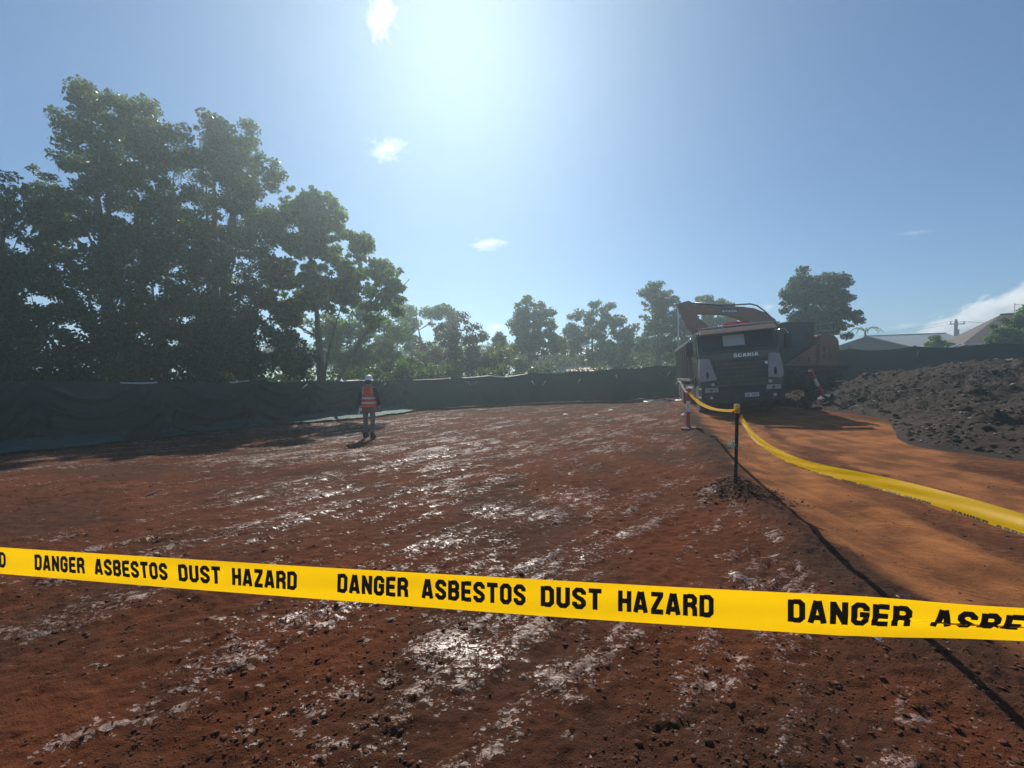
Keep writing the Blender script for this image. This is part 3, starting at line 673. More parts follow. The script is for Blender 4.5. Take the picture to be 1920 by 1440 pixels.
# distant wooded skyline
hx = []
for k in range(60):
    px = 200 + k * 22; hx.append((px, 672 - 14 * vn(np.array([k * .35]), np.array([2.]), 7)[0], 26))
def wood(name, circ, Y, n, size, seed, mat, label):
    r = np.random.default_rng(seed); C = []
    for (bx, by, br) in circ:
        Yb = Y(bx) if callable(Y) else Y + r.uniform(-4, 4); c = P(bx, by, Yb); rr = br * Yb / F; d = r.normal(0, 1, (n, 3)); d /= np.linalg.norm(d, axis=1)[:, None]
        q = np.array(c)[None] + d * rr * (r.uniform(0, 1, (n, 1)) ** .5) * np.array([1, 1, 1.0]); C.append(q)
    V, Fc = leaf_cloud(np.concatenate(C), size, seed); o = np_mesh(name, V, Fc, M[mat]); tag(o, label, kind='stuff'); return o
wood('distant_wood', hx, 62, 420, .55, 9, 'leafC', 'mass of distant trees beyond the back row')
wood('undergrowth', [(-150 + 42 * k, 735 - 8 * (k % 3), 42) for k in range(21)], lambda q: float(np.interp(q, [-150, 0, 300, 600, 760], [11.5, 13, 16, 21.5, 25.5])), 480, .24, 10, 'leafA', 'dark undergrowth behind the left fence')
wood('foliage_bank', [(628 + 26 * k, 668 + 16 * (k % 3), 26) for k in range(13)], 33, 420, .26, 14, 'leafY', 'sunlit yellow-green foliage bank behind the back fence, left of centre')
wood('foliage_bank', [(960 + 27 * k, 672 + 9 * (k % 3), 24) for k in range(15)], 43, 420, .32, 15, 'leafC', 'continuous dark foliage low under the back row of trees')
wood('undergrowth', [(700 + 30 * k, 712 - 6 * (k % 3) , 20) for k in range(24)], 27, 330, .2, 12, 'leafC', 'scrubby undergrowth behind the back fence')

# ------------------------------------------------------------------ danger tape
GL = {}
def _gl():
    t = .2; a = .1; w_ = .64; b = w_ - .1; y0, y1 = .09, .91; c = .12
    GL['D'] = (w_, [([(a, 0), (a, 1)], 0), ([(a + .1, y1), (b - c, y1), (b, y1 - c), (b, y0 + c), (b - c, y0), (a + .1, y0)], 0)])
    GL['A'] = (w_ + .05, [([(a - .02, 0), (.30, 1)], 0), ([(w_ - .05, 0), (.38, 1)], 0), ([(.18, .25), (.50, .25)], 0)])
    GL['N'] = (w_, [([(a, 0), (a, 1)], 0), ([(b, 0), (b, 1)], 0), ([(a, .93), (b, .07)], 0)])
    GL['G'] = (w_, [([(b, .66), (b, y1 - c), (b - c, y1), (a + c, y1), (a, y1 - c), (a, y0 + c), (a + c, y0), (b - c, y0), (b, y0 + c), (b, .50), (.30, .50)], 0)])
    GL['C'] = (w_, [([(b, .66), (b, y1 - c), (b - c, y1), (a + c, y1), (a, y1 - c), (a, y0 + c), (a + c, y0), (b - c, y0), (b, y0 + c), (b, .36)], 0)])
    GL['E'] = (w_ - .06, [([(a, 0), (a, 1)], 0), ([(a + .1, y1), (w_ - .06, y1)], 0), ([(a + .1, .5), (w_ - .1, .5)], 0), ([(a + .1, y0), (w_ - .06, y0)], 0)])
    GL['L'] = (w_ - .08, [([(a, 0), (a, 1)], 0), ([(a + .1, y0), (w_ - .08, y0)], 0)])
    GL['R'] = (w_, [([(a, 0), (a, 1)], 0), ([(a + .1, y1), (b - c, y1), (b, y1 - c), (b, .62), (b - c, .5), (a + .1, .5)], 0), ([(b - .10, .46), (b, .34), (b + .01, 0)], 0)])
    GL['P'] = (w_, [([(a, 0), (a, 1)], 0), ([(a + .1, y1), (b - c, y1), (b, y1 - c), (b, .58), (b - c, .46), (a + .1, .46)], 0)])
    GL['B'] = (w_, [([(a, 0), (a, 1)], 0), ([(a + .1, y1), (b - c, y1), (b - .01, y1 - c), (b - .01, .63), (b - c, .52), (a + .1, .52)], 0), ([(b - c, .50), (b, .40), (b, y0 + c), (b - c, y0), (a + .1, y0)], 0)])
    GL['S'] = (w_, [([(b, .68), (b, y1 - c), (b - c, y1), (a + c, y1), (a, y1 - c), (a, .67), (a + .1, .56), (b - .1, .44), (b, .33), (b, y0 + c), (b - c, y0), (a + c, y0), (a, y0 + c), (a, .32)], 0)])
    GL['T'] = (w_ - .02, [([(.31, 0), (.31, .9)], 0), ([(0, y1), (w_ - .02, y1)], 0)])
    GL['O'] = (w_, [([(.32, y1), (b - c, y1), (b, y1 - c), (b, y0 + c), (b - c, y0), (a + c, y0), (a, y0 + c), (a, y1 - c), (a + c, y1), (.32, y1)], 0)])
    GL['U'] = (w_, [([(a, 1), (a, y0 + c), (a + c, y0), (b - c, y0), (b, y0 + c), (b, 1)], 0)])
    GL['H'] = (w_, [([(a, 0), (a, 1)], 0), ([(b, 0), (b, 1)], 0), ([(a + .1, .5), (b - .1, .5)], 0)])
    GL['Z'] = (w_ - .02, [([(.02, y1), (b + .08, y1)], 0), ([(b - .02, .86), (a + .02, .14)], 0), ([(.02, y0), (b + .08, y0)], 0)])
    GL['I'] = (.26, [([(a + .03, 0), (a + .03, 1)], 0)])
    GL['W'] = (w_ + .2, [([(.08, 1), (.24, .05)], 0), ([(.24, .05), (.42, .9)], 0), ([(.42, .9), (.60, .05)], 0), ([(.60, .05), (.76, 1)], 0)])
    GL['X'] = (w_, [([(.05, 0), (w_ - .05, 1)], 0), ([(.05, 1), (w_ - .05, 0)], 0)])
    GL['3'] = (w_, [([(a, y1 - .03), (b - c, y1), (b, y1 - c), (b, .6), (b - c, .5), (.25, .5)], 0), ([(b - c, .5), (b, .4), (b, y0 + c), (b - c, y0), (a, y0 + .03)], 0)])
    GL['9'] = (w_, [([(b, .5), (a + c, .5), (a, .6), (a, y1 - c), (a + c, y1), (b - c, y1), (b, y1 - c), (b, y0 + c), (b - c, y0), (a, y0 + .02)], 0)])
    GL['0'] = GL['O']
_gl()
def stroke_quads(pts, t):
    """thick mitred polyline -> quads, each cut short along its length"""
    pts = [Vector((p[0], p[1])) for p in pts]; n = len(pts); Lf = []; Rt = []
    for i in range(n):
        d0 = (pts[i] - pts[i - 1]).normalized() if i > 0 else None; d1 = (pts[i + 1] - pts[i]).normalized() if i < n - 1 else None
        d = (d0 or d1) if (d0 is None or d1 is None) else (d0 + d1).normalized()
        nn = Vector((-d.y, d.x)); k = 1.0
        if d0 is not None and d1 is not None: k = min(1.5, 1 / max(.3, d.dot(d0)))
        Lf.append(pts[i] + nn * t / 2 * k); Rt.append(pts[i] - nn * t / 2 * k)
    Q = []
    for i in range(n - 1):
        m = max(1, int((pts[i + 1] - pts[i]).length / .09))
        for j in range(m):
            a, b = j / m, (j + 1) / m
            for (u0, u1) in ((0, .5), (.5, 1)):
                f = lambda s, u: (Rt[i].lerp(Rt[i + 1], s)).lerp(Lf[i].lerp(Lf[i + 1], s), u)
                Q.append((f(a, u0), f(b, u0), f(b, u1), f(a, u1)))
    return Q
def word_quads(text, t=.235, adv=.14):
    x = 0; out = []; k = 0
    for ch in text:
        if ch == ' ': x += .5; continue
        wd_, st = GL[ch]
        for (pl, _) in st:
            k += 1
            for q in stroke_quads(pl, t): out.append(([Vector((p.x + x, p.y)) for p in q], k))
        x += wd_ + adv
    return out, x - adv
class Ribbon:
    """a tape: centre line, a width direction at each point, a Z-fold amount at each point"""
    def __init__(s, C, Wd, fold=None, width=.075, wave=None):
        s.C = np.array(C, float); s.n = len(C); s.W = np.array(Wd, float); s.W /= np.linalg.norm(s.W, axis=1)[:, None]
        s.width = width; s.fold = np.zeros(s.n) if fold is None else np.array(fold); s.wave = np.zeros(s.n) if wave is None else np.array(wave)
        T = np.gradient(s.C, axis=0); T /= np.linalg.norm(T, axis=1)[:, None]; s.N = np.cross(T, s.W); s.N /= np.linalg.norm(s.N, axis=1)[:, None]
        s.S = np.concatenate([[0], np.cumsum(np.linalg.norm(np.diff(s.C, axis=0), axis=1))])
    def at(s, d, v, off=0.0):
        """d metres along, v 0 (bottom edge) .. 1 (top edge)"""
        C = np.array([np.interp(d, s.S, s.C[:, k]) for k in range(3)]); Wd = np.array([np.interp(d, s.S, s.W[:, k]) for k in range(3)]); N = np.array([np.interp(d, s.S, s.N[:, k]) for k in range(3)])
        a = float(np.interp(d, s.S, s.fold)); wv = float(np.interp(d, s.S, s.wave)); v0 = .45; dn = 0.0
        # Z-fold: between v0-a and v0+a the film doubles back behind itself
        h = v
        if a > 1e-4:
            if v > v0 + a: h = v - a; dn = 0
            elif v > v0 - a: h = v0 + (v0 - v) * 1.0; dn = -.0008
            else: h = v + a; dn = -.0016
        dn += wv * math.sin(v * 5 + d * 3.0) * .6 + wv * .5 * math.cos(v * 9 - d * 7)
        return C + Wd * ((h - .5) * s.width) + N * (dn + off)
    def sheet(s, name, mat, parent, nv=24, step=.02):
        ds = np.arange(0, s.S[-1] + step, step).clip(0, s.S[-1]); vs = np.linspace(0, 1, nv + 1); o3 = np.array(parent.location) if parent else 0
        V = [s.at(d, v) - o3 for v in vs for d in ds]; id_ = np.arange(len(V)).reshape(len(vs), len(ds))
        return np_mesh(name, V, np.stack([id_[:-1, :-1].ravel(), id_[:-1, 1:].ravel(), id_[1:, 1:].ravel(), id_[1:, :-1].ravel()], 1), mat, parent, smooth=True)
    def word(s, text, d0, h, parent, vb=.25, side=1, length=None, flip=False):
        qs, wtot = word_quads(text); sc = h * s.width; sx = sc if length is None else length / wtot
        V = []; Fc = []; o3 = np.array(parent.location)
        for (q, k) in qs:
            ids = []
            for p in q:
                xx = (wtot - p.x) if flip else p.x
                V.append(s.at(d0 + xx * sx, vb + p.y * h, side * (.0005 + .00004 * k)) - o3); ids.append(len(V) - 1)
            Fc.append(ids)
        o = np_mesh('printed_word', V, Fc, M['ink'], parent)
        return wtot * sx
SK = star_posts = {}
# front tape: nearly level, strung from a picket out on the left to the corner picket on the right
def front_pt(px, dy=0):
    iz = .905 + .290 * px / 960; Y = 1 / iz
    return P(px, 1054.5 + (1177 - 1054.5) * px / 1920 + 6 * (1 - ((px - 960) / 960) ** 2) + dy, Y)
pxs = np.linspace(-1000, 2750, 300); Cf = [front_pt(p) for p in pxs]
Wf = []; Ff = []; Wv = []
for p in pxs:
    tw = .10 * ss(1300, 2100, p); Wf.append(Vector((0, -.25 * tw * 0 - .35 * ss(1500, 2400, p), 1)))
    Ff.append(.075 * ss(1610, 1860, p)); Wv.append(.0010 + .0016 * ss(1400, 2000, p))
rb = Ribbon(Cf, Wf, Ff, .0765, Wv)
tape1 = empty('danger_tape', tuple(Cf[0])); tag(tape1, 'long yellow tape in the foreground printed DANGER ASBESTOS DUST HAZARD', 'tape')
bpy.context.view_layer.update()
rb.sheet('tape_film', M['tape'], tape1)
d_at = lambda px: float(np.interp(px, pxs, rb.S))
def phrase(r, d0, parent, wl=(.177, .237, .126, .181), gap=.0345, **kw):
    for wd_, l in zip(('DANGER', 'ASBESTOS', 'DUST', 'HAZARD'), wl):
        if d0 + l < r.S[-1] and d0 > 0: r.word(wd_, d0, kw.get('h', .56), parent, length=l, **{k: v for k, v in kw.items() if k != 'h'})
        d0 += l + gap
    return d0
D0 = d_at(57); per = d_at(630) - d_at(57)
for k in (-1, 0): phrase(rb, D0 + k * per, tape1, side=1, vb=.255)
per2 = d_at(1484) - d_at(630); sc = .98
for k in (0, 1): phrase(rb, d_at(630) + k * per2, tape1, side=1, vb=.27, wl=[q * (1, 1.13)[k] for q in (.176, .234, .125, .180)], gap=.0335)

# pickets
def star_picket(loc, h, label, tie=None, lean=0):
    root = empty('star_picket', loc); tag(root, label, 'post', 'star pickets holding the tape')
    b = MB()
    for a in (90, 210, 330):
        b.box((math.cos(R(a)) * .013, math.sin(R(a)) * .013, h / 2 - .15), (.026, .005, h + .3 - .001 * a / 100), None, Matrix.Rotation(R(a), 3, 'Z'))
    b.build('post_shaft', M['star_steel'], root)
    MB().box((0, 0, h - .015), (.058, .058, .075)).build('safety_cap', M['cap'], root, bevel=.006)
    return root
pk = hit(1379, 932); PK = Vector((2.99, 5.26, ground_z(2.99, 5.26)))
ptop = P(1383, 758, 5.26)
hpk = ptop.z - PK.z - .02
post = star_picket(tuple(PK), hpk, 'dark steel star picket with a yellow cap in the middle of the tape line'); post.rotation_euler = (0, R(.6), 0)
corner = star_picket((1.47, .585, ground_z(1.47, .585)), 1.30, 'dark steel star picket at the near corner where both tapes meet')
farpost = star_picket((-2.62, 1.66, ground_z(-2.62, 1.66)), 1.25, 'dark steel star picket at the left end of the foreground tape')
tie = MB()
for k in range(26):
    a = random.uniform(0, 6.28); z = hpk * .52 + random.uniform(-.06, .06); l = random.uniform(.02, .09)
    tie.tube([(math.cos(a) * .02, math.sin(a) * .02, z), (math.cos(a) * (.03 + l * .6), math.sin(a) * (.03 + l * .6), z + random.uniform(-.02, .04)), (math.cos(a + .5) * (.03 + l), math.sin(a + .5) * (.03 + l), z + random.uniform(-.08, .03))], .0028, 4)
M['twine'] = simple('green_blue_twine', (.06, .30, .26), .6, var=.5)
tw = tie.build('twine', M['twine'], None, smooth=True); tw.location = tuple(PK); tag(tw, 'tangle of green-blue twine tied halfway up the capped star picket', 'twine')

# far red and white bollard
def bollard(loc, h, label, lean=(0, 0)):
    root = empty('bollard', loc); root.rotation_euler = (lean[0], lean[1], 0); tag(root, label, 'bollard', 'red and white bollards')
    red, wh, bk = M['bol_red'], M['bol_white'], M['rubber']
    MB().lathe([(.20, 0), (.20, .03), (.14, .05), (.07, .07)], 20).build('rubber_base', bk, root, smooth=False)
    b = MB().lathe([(.05, .05), (.05, h * .45)], 18).build('lower_sleeve', red, root)
    MB().lathe([(.0515, h * .45), (.0515, h * .72)], 18).build('reflective_band', wh, root)
    MB().lathe([(.05, h * .72), (.052, h * .80), (.062, h * .84), (.062, h * .97), (.045, h)], 18).build('top_sleeve', red, root)
    t = MB(); t.tube([(-.085, 0, h * .995), (-.05, 0, h * 1.01), (.05, 0, h * 1.01), (.085, 0, h * .995)], [.022, .028, .028, .022], 10); t.build('grip', red, root, smooth=True)
    return root
M['bol_red'] = simple('red_plastic', (.42, .035, .040), .5, var=.15, scale=5, dirt=(.16, .07, .05), dirt_amt=.5)
M['bol_white'] = simple('white_reflective_band', (.70, .66, .64), .4, var=.1, dirt=(.3, .2, .16), dirt_amt=.4)
M['rubber'] = simple('black_rubber', (.022, .021, .02), .8, var=.2)
B1 = hit(1291, 805)
bol = bollard(tuple(B1), EYE - (731 - HOR) * B1.y / F - B1.z, 'upright red and white bollard at the far end of the tape')
b2z = float(mound_z(np.array([11.05]), np.array([13.6]))[0]); B2 = Vector((11.05, 13.6, max(b2z, ground_z(11.05, 13.6))))
q2 = P(1546, 737, 13.8); q2t = P(1518, 690, 13.8)
bol2 = bollard((q2.x, q2.y, float(mound_z(np.array([q2.x]), np.array([q2.y]))[0]) - .02), 1.05, 'red and white bollard leaning over at the toe of the earth mound', (0, R(-28)))

# second tape: bollard -> capped picket -> corner picket, twisted
btop = Vector((B1.x, B1.y - .06, EYE - (737 - HOR) * B1.y / F))
pa = P(1376, 770, 5.22); pb = P(1389, 781, 5.2)
def sagline(a, b, sag, n): return [a.lerp(b, t) + Vector((0, 0, -sag * 4 * t * (1 - t))) for t in np.linspace(0, 1, n)]
C1 = sagline(btop, pa, .13, 50)
W1 = [Vector((.35 * math.sin(3 * t), -.5 + .2 * math.sin(5 * t), .62 + .2 * math.cos(4 * t))) for t in np.linspace(0, 1, 50)]
t2 = Ribbon(C1, W1, None, .072, np.full(50, .004))
tp2 = empty('danger_tape', tuple(btop)); tag(tp2, 'yellow tape sagging from the upright bollard to the capped star picket', 'tape', 'tapes along the haul road')
bpy.context.view_layer.update()
t2.sheet('tape_film', M['tape'], tp2, 10, .05)
endp = Vector((1.46, .60, 1.135)); n3 = 90
_t = np.linspace(0, 1, n3); _sg = np.interp(_t, [0, .05, .12, .225, .33, .44, .55, .66, .75, .85, 1], [0, .09, .165, .212, .222, .205, .155, .09, .045, .015, 0]); _sg = np.convolve(np.pad(_sg, 4, mode='edge'), np.ones(9) / 9, 'valid'); _sg[0] = 0; C2 = [pb.lerp(endp, t) + Vector((0, 0, -s)) for t, s in zip(_t, _sg)]
W2 = []
for t in np.linspace(0, 1, n3):
    a = R(8 + 34 * t) + .12 * math.sin(9 * t)
    side_ = Vector((.94, .33, 0))
    W2.append(Vector((0, 0, 1)) * math.cos(R(30) - a * .6) + side_ * math.sin(R(30) - a * .6) * -1 if False else Vector((.45 + .12 * math.sin(9 * t), .12, .80)))
t3 = Ribbon(C2, W2, None, .074, np.full(n3, .003))
tp3 = empty('danger_tape', tuple(pb)); tag(tp3, 'twisted yellow tape running from the capped star picket towards the right edge', 'tape', 'tapes along the haul road')
bpy.context.view_layer.update()
t3.sheet('tape_film', M['tape'], tp3, 14, .04)
for k in range(5):
    phrase(t3, .05 + k * .95, tp3, side=1, vb=.0, h=.11)
    phrase(t3, .05 + k * .95, tp3, side=-1, vb=.0, h=.11)
# loose tail curling off the bollard
tl = [btop + Vector((-.02, 0, .0)), btop + Vector((-.12, -.02, .05)), btop + Vector((-.2, -.03, .17)), btop + Vector((-.26, -.03, .30)), btop + Vector((-.32, -.03, .33)), btop + Vector((-.37, -.02, .29)), btop + Vector((-.36, -.01, .23))]
tlc = []
for i in range(len(tl) - 1):
    for t in np.linspace(0, 1, 6, endpoint=False): tlc.append(tl[i].lerp(tl[i + 1], t))
t4 = Ribbon(tlc, [Vector((.15, -.8, .4))] * len(tlc), None, .07, np.full(len(tlc), .002))
t4.sheet('tape_tail', M['hem'], tp2, 6, .03)
knot = MB(); 
for (c, r0) in (((btop.x, btop.y, btop.z), .05),):
    knot.lathe([(.055, -.03), (.062, 0), (.055, .03)], 14, Matrix.Translation(Vector(c) - Vector(tp2.location)))
knot.build('wrapped_turn', M['tape'], tp2, smooth=True)
kn = MB(); kn.lathe([(.030, -.04), (.036, -.01), (.034, .02), (.028, .04)], 12, Matrix.Translation(Vector((2.99 + .012, 5.26, pa.z)) - Vector(tp3.location))); kn.build('wrapped_turn', M['tape'], tp3, smooth=True)
# ------------------------------------------------------------------ tipper truck
M['cabpaint'] = simple('dark_truck_paint', (.022, .030, .034), .38, var=.2, dirt=(.10, .06, .045), dirt_amt=.35, coat=.3)
M['whitepaint'] = simple('white_truck_paint', (.33, .315, .33), .45, var=.1, dirt=(.28, .18, .14), dirt_amt=.45)
M['blackplastic'] = simple('black_truck_plastic', (.014, .016, .018), .55, var=.3, dirt=(.09, .05, .035), dirt_amt=.4)
M['chrome'] = simple('bare_metal', (.55, .55, .54), .25, .9, var=.2)
M['alu'] = simple('aluminium_tank', (.60, .58, .54), .35, .7, var=.2, dirt=(.25, .17, .12), dirt_amt=.4)
M['glass'] = simple('dark_windscreen_glass', (.014, .024, .030), .12, var=.05, spec=.4)
M['visor'] = simple('smoky_brown_visor', (.20, .14, .10), .3, var=.3, trans=.35)
M['paper'] = simple('pale_sheet', (.42, .44, .44), .8, var=.06)
M['lampred'] = simple('red_beacon_lens', (.55, .055, .03), .2, var=.2, trans=.5)
M['lens'] = simple('clear_lamp_lens', (.60, .60, .58), .12, var=.1, trans=.3)
M['silver'] = simple('silver_lettering', (.62, .62, .62), .35, .5, var=.05)
M['plate'] = simple('number_plate_white', (.68, .66, .66), .45, var=.05)
M['warn'] = simple('worn_warning_plate', (.45, .40, .34), .5, var=.3, scale=14, dirt=(.12, .08, .06), dirt_amt=.8)
M['tyre'] = simple('muddy_tyre', (.028, .024, .021), .9, var=.4, dirt=(.16, .075, .045), dirt_amt=.7, bump=.3)
M['orange'] = simple('faded_orange_paint', (.28, .10, .060), .55, var=.2, dirt=(.18, .08, .05), dirt_amt=.5)
M['steelgrey'] = simple('tray_steel', (.10, .10, .10), .5, .3, var=.3, dirt=(.20, .11, .07), dirt_amt=.5)

truck = empty('tipper_truck', (0, 0, 0)); tag(truck, 'dark tipper truck with white corner panels facing the camera on the haul road', 'truck')
truck.location = (7.87, 13.41, .30); truck.rotation_euler = (0, R(-4.6), R(-18))
def mirrorx(fn):
    for s in (-1, 1): fn(s)
prof = [(.06, .95), (0, 1.2), (.02, 2.18), (.10, 2.24), (.26, 2.86), (.42, 2.99), (1.0, 3.03), (1.95, 3.0), (2.0, 2.8), (2.0, .95), (1.75, .9), (1.70, 1.15), (1.35, 1.32), (.95, 1.15), (.88, .9)]
MB().prism(prof, -1.22, 1.22, 0).build('cab', M['cabpaint'], truck, bevel=.05)
# windscreen sits proud of the cab front
MB().prism([(.060, 2.22), (.228, 2.83), (.250, 2.83), (.12, 2.22)], -1.10, 1.10, 0).build('windscreen', M['glass'], truck, bevel=.008)
MB().prism([(.085, 2.36), (.190, 2.74), (.195, 2.74), (.09, 2.36)], -.42, .24, 0, Matrix.Translation((0, -.016, 0))).build('windscreen_sheet', M['paper'], truck)
for s, x in ((0, -.6), (1, .3)):
    MB().tube([(x, -.0, 2.18), (x + .25, .045, 2.25), (x + .62, .062, 2.29)], .012, 5).build('wiper', M['blackplastic'], truck)
v = MB(); v.prism([(-.14, 2.78), (-.16, 2.82), (.16, 3.00), (.24, 2.98), (.20, 2.94), (-.08, 2.80)], -1.16, 1.16, 0).build('sun_visor', M['visor'], truck, bevel=.01)
MB().tube([(-1.17, .0, 3.02), (-.6, -.02, 3.045), (.6, -.02, 3.045), (1.17, .0, 3.02)], .022, 8).build('roof_edge_trim', M['chrome'], truck)
bc = MB(); bc.box((.1, .45, 3.13), (.78, .22, .13)); bo = bc.build('roof_beacon', M['lampred'], truck, bevel=.03)
MB().box((.1, .45, 3.05), (.86, .26, .05)).build('beacon_base', M['blackplastic'], bo)
gr = MB().box((0, -.012, 1.42), (1.62, .05, .94)).build('grille', M['blackplastic'], truck, bevel=.01)
for k in range(6): MB().box((0, -.052, 1.02 + k * .145), (1.50, .03, .055)).build('slat', M['cabpaint'], gr, bevel=.008)
MB().box((0, -.012, 2.02), (1.96, .05, .22)).build('badge_panel', M['cabpaint'], truck, bevel=.01)
def flat_text(text, x0, y, z0, h, length, mat, parent, name, t=.2, adv=.16, each=False):
    qs, wt = word_quads(text, t, adv); V = []; Fc = []
    for (q, k) in qs:
        ids = []
        for p in q:
            V.append((x0 + p.x * length / wt, y - .0004 * k, z0 + p.y * h)); ids.append(len(V) - 1)
        Fc.append(ids)
    o = np_mesh(name, V, Fc, mat, parent); return o
flat_text('SCANIA', -.16, -.042, 1.955, .115, .74, M['silver'], truck, 'badge_lettering', .24)
MB().lathe([(.0, 0), (.06, 0), (.055, .02), (0, .025)], 16, Matrix.Translation((.80, -.03, 1.70)) @ Matrix.Rotation(R(90), 4, 'X')).build('round_emblem', M['silver'], truck)
def corner(s):
    p = [(.80, 1.20), (1.20, 1.16), (1.26, 1.30), (1.25, 1.62), (1.18, 1.98), (.98, 2.02), (.86, 1.98)] if s > 0 else [(.72, 1.22), (1.22, 1.18), (1.27, 1.40), (1.24, 1.90), (1.20, 2.00), (.92, 1.98)]
    o = MB().prism([(s * a, b) for a, b in p], -.09, .14, 1).build('corner_panel', M['whitepaint'], truck, bevel=.02)
    MB().prism([(s * 1.02 + .045 * math.cos(a), 1.40 + .13 * math.sin(a)) for a in np.linspace(0, 6.28, 13)[:-1]], -.105, -.085, 1).build('side_slot', M['blackplastic'], o)
    hl = MB().prism([(s * .70, .98), (s * 1.18, .98), (s * 1.22, 1.14), (s * .74, 1.16)], -.06, .06, 1).build('headlight', M['glass'], truck, bevel=.015)
    MB().lathe([(0, 0), (.06, 0), (.05, .02)], 14, Matrix.Translation((s * .86, -.06, 1.07)) @ Matrix.Rotation(R(90), 4, 'X')).build('lamp_lens', M['lens'], hl)
    wp = MB().box((s * .93, -.135, .885), (.42, .014, .16)).build('warning_plate', M['warn'], truck, bevel=.004)
    MB().prism([(s * .93 + .04 * math.cos(a), .885 + .04 * math.sin(a)) for a in np.linspace(0, 6.28, 9)[:-1]], -.147, -.1425, 1).build('plate_mark', M['ink'], wp)
    # mirrors on their arms
    m = MB().box((s * 1.50, .12, 2.35), (.22, .12, .52)).build('mirror', M['blackplastic'], truck, bevel=.04)
    MB().tube([(s * 1.22, .25, 2.75), (s * 1.42, .12, 2.78), (s * 1.52, .12, 2.66), (s * 1.52, .12, 2.1), (s * 1.22, .3, 2.05)], .016, 6).build('mirror_arm', M['chrome'], m, smooth=True)
    MB().prism([(.42, 1.86), (1.70, 1.86), (1.70, 2.76), (.62, 2.76)], s * 1.222, s * 1.235, 0).build('side_window', M['glass'], truck)
    MB().tube([(s * 1.25, .30, 1.3), (s * 1.27, .30, 2.2)], .018, 6).build('grab_handle', M['chrome'], truck)
    st = MB(); st.box((s * 1.13, .35, .62), (.26, .55, .06)); st.box((s * 1.13, .35, .92), (.22, .5, .05)); st.build('cab_steps', M['alu'], truck, bevel=.008)
mirrorx(corner)
bp_ = MB().prism([(-.12, .42), (-.12, .80), (-.06, .96), (.30, .96), (.30, .40)], -1.24, 1.24, 0).build('bumper', M['blackplastic'], truck, bevel=.03)
for s in (-1, 1):
    MB().lathe([(0, 0), (.055, 0), (.05, .02)], 12, Matrix.Translation((s * .95, -.122, .62)) @ Matrix.Rotation(R(90), 4, 'X')).build('fog_lamp', M['lens'], bp_)
np_ = MB().box((.28, -.128, .66), (.42, .012, .13)).build('number_plate', M['plate'], truck, bevel=.004)
flat_text('XW 39PZ', .10, -.1365, .625, .07, .36, M['ink'], np_, 'plate_lettering', .18)
for a, b in ((-1, 0), (1, 0)):
    MB().box((a * .42, 4.3, .86), (.10, 8.0, .24)).build('chassis_rail', M['blackplastic'], truck)
def wheel(x, y, r=.51, wd=.30, dbl=False):
    s = 1 if x > 0 else -1; MT = Matrix.Translation((x, y, r)) @ Matrix.Rotation(R(90), 4, 'Y')
    w_ = MB().lathe([(r * .56, -wd / 2), (r * .93, -wd / 2), (r, -wd * .36), (r, wd * .36), (r * .93, wd / 2), (r * .56, wd / 2)], 28, MT).build('wheel', M['tyre'], truck, smooth=False)
    MB().lathe([(r * .57, wd * .30 * s), (r * .5, wd * .30 * s), (r * .42, wd * .05 * s), (r * .2, wd * .1 * s), (r * .18, wd * .42 * s), (0, wd * .42 * s)], 20, MT).build('rim', M['alu'], w_)
for y in (1.35, 5.95, 7.3):
    for s in (-1, 1): wheel(s * 1.06, y, wd=.30 if y < 2 else .52)
for s in (-1, 1):
    for y in (5.95, 7.3):
        g = MB(); pr = [(y + .62 * math.cos(a), .52 + .62 * math.sin(a)) for a in np.linspace(.3, math.pi - .3, 9)]; pr += [(y + .60 * math.cos(a), .52 + .60 * math.sin(a)) for a in np.linspace(math.pi - .3, .3, 9)]
        g.prism(pr, s * .82, s * 1.24, 0); g.build('mudguard', M['blackplastic'], truck)
    MB().tube([(s * .98, 2.3, .80), (s * .98, 4.0, .80)], .30, 18).build('fuel_tank', M['alu'], truck)
    MB().box((s * 1.10, 4.6, .80), (.26, .9, .42)).build('tool_box', M['alu'], truck, bevel=.02)
tb = MB(); tb.prism([(-1.24, 1.25), (-1.24, 2.78), (-1.18, 2.78), (-1.12, 1.34), (1.12, 1.34), (1.18, 2.78), (1.24, 2.78), (1.24, 1.25)], 2.35, 8.5, 1)
tb.box((0, 2.37, 2.1), (2.40, .06, 1.55)); tb.box((0, 8.48, 2.0), (2.40, .06, 1.4))
body = tb.build('tipper_body', M['steelgrey'], truck)
MB().prism([(2.36, 2.80), (1.75, 3.16), (1.75, 3.20), (2.40, 2.86)], -1.15, 1.15, 0).build('cab_guard', M['steelgrey'], truck)
for s in (-1, 1):
    for k in range(8): MB().box((s * 1.275, 2.5 + k * .83, 2.0), (.07, .10, 1.48)).build('side_rib', M['steelgrey'], body, bevel=.008)
    MB().box((s * 1.27, 5.42, 2.80), (.10, 6.15, .09)).build('top_rail', M['alu'], body, bevel=.01)
    MB().box((s * 1.28, 5.42, 1.24), (.08, 6.15, .12)).build('lower_rail', M['alu'], body, bevel=.01)
ld = MB()
xs_ = np.linspace(-1.1, 1.1, 24); ys_ = np.linspace(2.45, 8.4, 50); LX, LY = np.meshgrid(xs_, ys_)
LZ = 2.2 + .35 * (1 - (LX / 1.1) ** 2) + .35 * (fbm(LX * 2, LY * 2, 500, 4) - .5); i2 = np.arange(LX.size).reshape(LX.shape)
np_mesh('soil_load', np.stack([LX.ravel(), LY.ravel(), LZ.ravel()], 1), np.stack([i2[:-1, :-1].ravel(), i2[:-1, 1:].ravel(), i2[1:, 1:].ravel(), i2[1:, :-1].ravel()], 1), M['mound'], truck, smooth=True)

